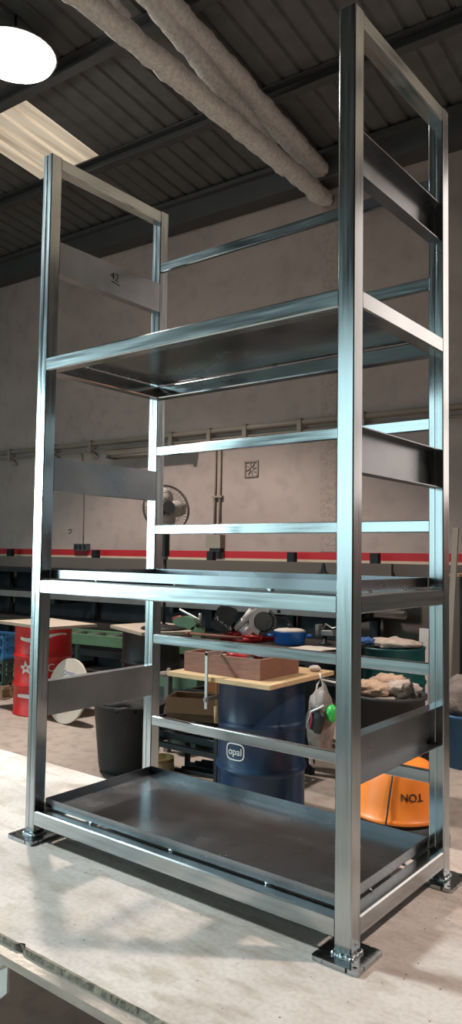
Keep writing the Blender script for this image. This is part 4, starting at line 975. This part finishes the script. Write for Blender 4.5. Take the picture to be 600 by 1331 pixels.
# ------------------------------------------------------------------ hanging bag, rag bin, orange tub
def hanging_bag():
    t = thing('coat_stand', 'thin steel stand with a hook rod, behind the near rack post', 'stand', (0.10, 2.18, 0))
    p = Vector((0.075, 2.20, 0))
    mb = MB(T(p.x, p.y, 0)); mb.lathe([(0, 0), (0.09, 0), (0.09, 0.012), (0.02, 0.02), (0, 0.02)], n=28); mb.build('base', 'dark_metal', t)
    mb = MB(); mb.cyl((p.x, p.y, 0.018), (p.x, p.y, 0.90), 0.012, n=12); mb.build('pole', 'dark_metal', t)
    mb = MB(); mb.tube([(p.x, p.y, 0.88), (p.x-0.06, p.y-0.04, 0.885), (p.x-0.12, p.y-0.08, 0.90), (p.x-0.125, p.y-0.083, 0.935)], 0.006, 8); mb.build('hook_rod', 'white', t)
    b = Vector((p.x-0.10, p.y-0.085, 0))
    t = thing('grey_bag', 'worn grey backpack hanging from the hook rod beside the blue drum', 'bag', (b.x, b.y, 0.50))
    mb = MB(); mb.blob((b.x-0.015, b.y, 0.655), (0.085, 0.075, 0.19), 0.25, 11, 26, 20, 2.2); mb.build('bag_body', 'cloth_grey', t)
    mb = MB(); mb.tube([(b.x-0.04, b.y-0.02, 0.80), (b.x-0.035, b.y-0.01, 0.87), (b.x-0.018, b.y+0.002, 0.908), (b.x+0.0, b.y-0.0, 0.86), (b.x+0.02, b.y-0.01, 0.80)], 0.006, 8); mb.build('strap', 'cloth_pale', t)
    mb = MB(); mb.blob((b.x+0.0, b.y-0.075, 0.68), (0.055, 0.022, 0.075), 0.2, 5); mb.build('front_pocket', 'black', t)
    mb = MB(); mb.tube([(b.x-0.045, b.y-0.095, 0.665), (b.x-0.02, b.y-0.105, 0.73), (b.x+0.03, b.y-0.09, 0.755), (b.x+0.05, b.y-0.08, 0.77)], 0.005, 8); mb.build('piping', 'white', t)
    mb = MB(); mb.tube([(b.x-0.02, b.y-0.102, 0.72), (b.x-0.016, b.y-0.106, 0.68), (b.x-0.03, b.y-0.10, 0.63)], 0.005, 8); mb.build('zip', 'pink', t)
    mb = MB(); mb.tube([(b.x-0.07, b.y-0.02, 0.60), (b.x-0.05, b.y-0.05, 0.50), (b.x-0.05, b.y-0.05, 0.42), (b.x-0.03, b.y-0.04, 0.40)], [0.012, 0.014, 0.012, 0.010], 8); mb.build('side_strap', 'cloth_grey', t)
    mb = MB(); mb.blob((b.x+0.075, b.y-0.03, 0.72), (0.035, 0.03, 0.05), 0.1, 2); tag(mb.build('green_pouch', 'lime'), 'bright green pouch beside the grey backpack', 'pouch')
hanging_bag()
RB = (-0.04, 2.97)
def rag_bin():
    t = thing('rag_bin', 'black plastic bin heaped with rags, seen under the middle shelf at right', 'bin', (RB[0], RB[1], 0))
    mb = MB(T(RB[0], RB[1], 0)); mb.lathe([(0, 0), (0.20, 0), (0.21, 0.02), (0.25, 0.68), (0.265, 0.685), (0.265, 0.71), (0.245, 0.71), (0.20, 0.03), (0, 0.03)], n=44); mb.build('bin_body', 'rubber', t)
    data = [((-0.08, -0.08, 0.735), (0.14, 0.11, 0.055), 'cloth_peach', 'peach rag at the front of the rag bin'), ((0.11, 0.0, 0.75), (0.11, 0.10, 0.055), 'cloth_pale', 'pale rag at the right of the rag bin'), ((-0.04, 0.12, 0.755), (0.14, 0.09, 0.055), 'cloth_peach', 'peach rag at the back of the rag bin'), ((0.0, 0.0, 0.66), (0.18, 0.18, 0.05), 'cloth_pale', 'large pale rag under the others in the rag bin')]
    for i, (c, s, m, l) in enumerate(data):
        mb = MB(); mb.blob((RB[0]+c[0], RB[1]+c[1], c[2]), s, 0.4, 20+i*3, 26, 16, 3.0); tag(mb.build('rag', m), l, 'rag', 'rags in the bin')
    for i, (c, r, az, l) in enumerate((((0.215, -0.06, 0.775), 0.075, 0.5, 'dark grinding disc stuck upright at the right of the rag bin'), ((-0.13, -0.20, 0.78), 0.07, 0.2, 'dark grinding disc stuck upright at the left of the rag bin'))):
        t = thing('grinding_disc', l, 'grinding disc', (RB[0]+c[0], RB[1]+c[1], c[2]-r), 'grinding discs on the rag bin')
        X = T(RB[0]+c[0], RB[1]+c[1], c[2]) @ Matrix.Rotation(az-0.1, 4, 'Z') @ rot('Y', 74)
        mb = MB(X); mb.lathe([(0.011, -0.002), (r, -0.006), (r, 0.0), (0.03, 0.004), (0.011, 0.004)], n=36); mb.build('disc', 'black', t)
        mb = MB(X); mb.cyl((0, 0, -0.004), (0, 0, 0.006), 0.012, n=16); mb.build('centre_ring', 'bright_metal', t)
rag_bin()
OC = (0.44, 2.13)
def orange_tub():
    r0 = 0.252
    t = thing('old_tyre', 'black tyre lying on the floor under the orange tub', 'tyre', (OC[0], OC[1], 0))
    mb = MB(T(OC[0], OC[1], 0)); mb.lathe([(0.15, 0.03), (0.16, 0.005), (0.21, 0.0), (0.252, 0.02), (0.268, 0.07), (0.270, 0.135), (0.262, 0.20), (0.235, 0.242), (0.20, 0.246), (0.16, 0.235), (0.15, 0.20), (0.15, 0.03)], n=56); y = mb.build('tyre_body', 'rubber', t)
    for i in range(40):
        a = 2*PI*i/40; mb = MB(T(OC[0], OC[1], 0) @ Matrix.Rotation(a, 4, 'Z')); mb.box((0.271, 0, 0.10), (0.006, 0.024, 0.09), rot('X', 18)); mb.build('tread_block', 'rubber', y)
    t = thing('orange_tub', 'orange plastic tub turned upside down on a black tyre', 'tub', (OC[0], OC[1], 0.2465))
    def wob(a, z): return 1+0.012*math.sin(3*a)
    mb = MB(T(OC[0], OC[1], 0.2468)); mb.lathe([(r0-0.018, 0.0), (r0+0.002, 0.0), (r0+0.006, 0.008), (r0, 0.018), (r0-0.012, 0.03), (r0-0.022, 0.09), (r0-0.045, 0.19), (r0-0.065, 0.245), (r0-0.085, 0.265), (r0-0.13, 0.275), (0, 0.277)], n=60); mb.build('tub_body', 'orange', t)
    a = face_angle(OC); z0 = 0.385
    def mp(p):       # lettering upside down on the tapering side
        x, y = -p[0], -p[1]; z = z0+y; rr = (r0-0.022-0.23*(z-0.2468-0.09)*1.0) if z-0.2468 > 0.09 else r0-0.02
        an = a+0.335+x/rr; q = rr+0.004+p[2]
        return Vector((OC[0]+q*math.cos(an), OC[1]+q*math.sin(an), z))
    text_mesh('TON', 0.054, mp, 0.002).build('lettering', 'black_ink', t)
    pts = []
    for i in range(9):
        z = 0.50-0.27*i/8; zz = z-0.2468; rr = (r0-0.065+(0.245-zz)*0.36 if zz > 0.19 else r0-0.045+(0.19-zz)*0.23 if zz > 0.02 else r0+0.01)
        an = a-0.12-0.10*math.sin(i/8*1.6); q = rr+0.010
        pts.append((OC[0]+q*math.cos(an), OC[1]+q*math.sin(an), z))
    mb = MB(); mb.tube(pts, 0.005, 6); mb.build('cord_handle', 'wire', t)
orange_tub()

# ------------------------------------------------------------------ right edge
mb = MB(T(-0.21, 4.36, 0.0025) @ rot('X', -8.2)); mb.span((-0.024, -0.014, 0.0), (0.024, 0.014, 1.90)); tag(mb.build('leaning_plank', 'grey_box'), 'tall grey plank leaning on the dark cabinet at the right edge', 'plank')
def dark_cabinet():
    t = thing('tool_cabinet', 'dark metal cabinet with a wooden top at the right edge', 'cabinet', (0.45, 4.6, 0))
    X = T(0.22, 4.93, 0)
    mb = MB(X); mb.span((-0.42, -0.25, 0.08), (0.8, 0.25, 1.46)); mb.build('body', 'black', t)
    mb = MB(X); mb.span((-0.50, -0.30, 1.46), (0.85, 0.27, 1.485)); mb.build('wooden_top', 'wood_light', t)
    for x in (-0.10, 0.50):
        mb = MB(X); mb.span((x-0.29, -0.262, 0.12), (x+0.29, -0.25, 1.42)); d = mb.build('door', 'dark_metal', t)
        mb = MB(X); mb.bar((x+0.2, -0.275, 0.7), (x+0.2, -0.275, 0.85), 0.02, 0.02); mb.build('handle', 'grey_metal', d)
    mb = MB(X)
    for x in (-0.38, 0.74):
        for y in (-0.2, 0.2): mb.box((x, y, 0.04), (0.05, 0.05, 0.08))
    mb.build('feet', 'black', t)
dark_cabinet()
BB = (0.06, 4.14)
mb = MB(T(BB[0], BB[1], 0)); mb.lathe([(0, 0), (0.17, 0), (0.205, 0.38), (0.22, 0.385), (0.22, 0.41), (0.20, 0.41), (0.16, 0.015), (0, 0.015)], n=36); tag(mb.build('blue_bin', 'blue_plastic'), 'blue plastic bin at the right edge behind the rack', 'bin')
mb = MB(); mb.blob((BB[0], BB[1], 0.50), (0.18, 0.18, 0.20), 0.3, 31, 26, 18, 2.0); tag(mb.build('grey_sack', 'cloth_grey'), 'grey cloth sack bulging out of the blue bin', 'sack')
mb = MB(T(-0.58, 4.78, 0.002) @ rot('X', -3)); mb.span((-0.045, -0.03, 0.0), (0.045, 0.03, 0.97)); tag(mb.build('white_profile', 'white'), 'white upright profile offcut standing behind the teal drum', 'profile')
def added_cupboard():  # unseen cupboard row, added to tone what the rack steel reflects
    t = thing('reflection_cupboard', 'added grey steel cupboard row out of view at the right, toning reflections in the rack', 'cupboard', (4.2, 4.9, 0))
    for i in range(3):
        x = 3.0+1.25*i; mb = MB(); mb.span((x, 4.3, 0.05), (x+1.2, 5.2, 1.35)); d = mb.build('carcass', 'grey_metal', t)
        for k in range(2):
            mb = MB(); mb.span((x+0.02+0.585*k, 4.28, 0.09), (x+0.595+0.585*k, 4.2995, 1.31)); e = mb.build('door', 'grey_metal', d)
    mb = MB(); mb.span((2.95, 4.35, 0.0), (6.75, 5.15, 0.05)); mb.build('plinth', 'black', t)
added_cupboard()
# small things on top of the wall rack at right
for i, (xp, l) in enumerate(((-1.33, 'small dark bracket standing on the wall rack, left of two'), (-1.08, 'dark angled bracket standing on the wall rack, right of two'))):
    t = thing('angle_bracket', l, 'bracket', B @ Vector((xp, -0.66, 1.41)))
    mb = MB(B @ T(xp, -0.66, 1.4312)); mb.span((-0.05, -0.03, 0), (0.05, 0.03, 0.012)); mb.build('foot', 'dark_metal', t)
    mb = MB(B @ T(xp, -0.66, 1.4432))
    if i == 0: mb.prism([(-0.03, 0), (0.03, 0), (0.01, 0.10), (-0.005, 0.10)], 0.03, T(0, 0.015, 0) @ rot('X', 90))
    else: mb.prism([(-0.05, 0), (0.04, 0), (0.04, 0.10), (0.055, 0.10), (0.055, 0.15), (0.0, 0.15), (0.0, 0.10), (-0.05, 0.09)], 0.04, T(0, 0.02, 0) @ rot('X', 90))
    mb.build('upright', 'dark_metal', t)

# ------------------------------------------------------------------ lamp and lights
def lamp():
    c = Vector((-3.66, 2.40, 6.36))
    t = thing('high_bay_lamp', 'bright round high bay lamp under the roof at upper left', 'lamp', (c.x, c.y, c.z-0.1))
    mb = MB(T(*c)); mb.lathe([(0, 0.22), (0.09, 0.22), (0.11, 0.10), (0.36, 0.045), (0.40, 0.0), (0.385, 0.0), (0, 0.02)], n=48); mb.build('reflector', 'grey_metal', t)
    mb = MB(T(*c)); mb.lathe([(0.0, 0.018), (0.38, -0.002), (0.36, -0.05), (0.26, -0.10), (0.12, -0.125), (0, -0.13)], n=48); mb.build('diffuser', 'lamp_glass', t)
    mb = MB(); mb.cyl(c+Vector((0, 0, 0.22)), c+Vector((0, 0, 0.40)), 0.012, n=10); mb.build('hanger', 'dark_metal', t)
lamp()
def area(name, loc, rotm, sx, sy, col, power, portal=False):
    l = bpy.data.lights.new(name, 'AREA'); l.shape = 'RECTANGLE'; l.size = sx; l.size_y = sy; l.color = col; l.energy = power
    o = bpy.data.objects.new(name, l); COL.objects.link(o); o.matrix_world = B @ T(*loc) @ rotm
    if portal: l.cycles.is_portal = True
    return o
# daylight enters by the two open doorways in the front wall (sky portals)
area('doorway_daylight', (-9.85, -14.38, 2.45), rot('X', 90), 8.7, 4.9, (1, 1, 1), 1, True)
area('doorway_daylight', (-3.3, -14.38, 2.45), rot('X', 90), 2.8, 4.9, (1, 1, 1), 1, True)
# warm high-bay lamps of the hall, and one added cool fill
def spot(x, y, z, power, deg=100, aim=None, col=(1.0, 0.87, 0.79), soft=0.16):
    l = bpy.data.lights.new('hall_lamp_or_fill', 'SPOT'); l.spot_size = math.radians(deg); l.spot_blend = 0.35; l.shadow_soft_size = soft
    l.color = col; l.energy = power
    o = bpy.data.objects.new('hall_lamp_or_fill', l); COL.objects.link(o); o.location = (x, y, z)
    if aim: o.rotation_euler = (Vector(aim)-Vector((x, y, z))).to_track_quat('-Z', 'Y').to_euler()
spot(-3.66, 2.40, 6.21, 1750, 105)      # in the visible high bay lamp
spot(-4.7, -1.3, 5.4, 2500, 56, (0.1, -0.8, 0.6), (0.80, 0.97, 1.0), 0.45)   # added cool fill that brightens the bench, from the doorway side
spot(4.6, 2.2, 6.2, 1350, 105)          # its neighbours along the hall, outside the picture
w = bpy.data.worlds.new('world'); SC.world = w; w.use_nodes = True
nt = w.node_tree; bg = nt.nodes['Background']
# overcast sky, brighter in a broad hazy patch low towards the hidden sun
tc = nt.nodes.new('ShaderNodeTexCoord'); dt = nt.nodes.new('ShaderNodeVectorMath'); dt.operation = 'DOT_PRODUCT'
dt.inputs[1].default_value = Vector((-0.80, -0.60, 0.04)).normalized()
nt.links.new(tc.outputs['Generated'], dt.inputs[0])
mx = nt.nodes.new('ShaderNodeMath'); mx.operation = 'MAXIMUM'; mx.inputs[1].default_value = 0.0; nt.links.new(dt.outputs['Value'], mx.inputs[0])
pw = nt.nodes.new('ShaderNodeMath'); pw.operation = 'POWER'; pw.inputs[1].default_value = 110.0; nt.links.new(mx.outputs['Value'], pw.inputs[0])
ma = nt.nodes.new('ShaderNodeMath'); ma.operation = 'MULTIPLY_ADD'; ma.inputs[1].default_value = 34.0; ma.inputs[2].default_value = 3.2; nt.links.new(pw.outputs['Value'], ma.inputs[0])
bg.inputs['Color'].default_value = (0.64, 0.92, 0.96, 1); nt.links.new(ma.outputs['Value'], bg.inputs['Strength'])
vs = SC.view_settings
vs.view_transform = 'Standard'; vs.look = 'None'; vs.gamma = 1.0; vs.exposure = 0.0; vs.use_curve_mapping = False
SC.cycles.max_bounces = 8; SC.cycles.diffuse_bounces = 4; SC.cycles.glossy_bounces = 4
SC.cycles.sample_clamp_indirect = 6.0
SC.cycles.use_denoising = True
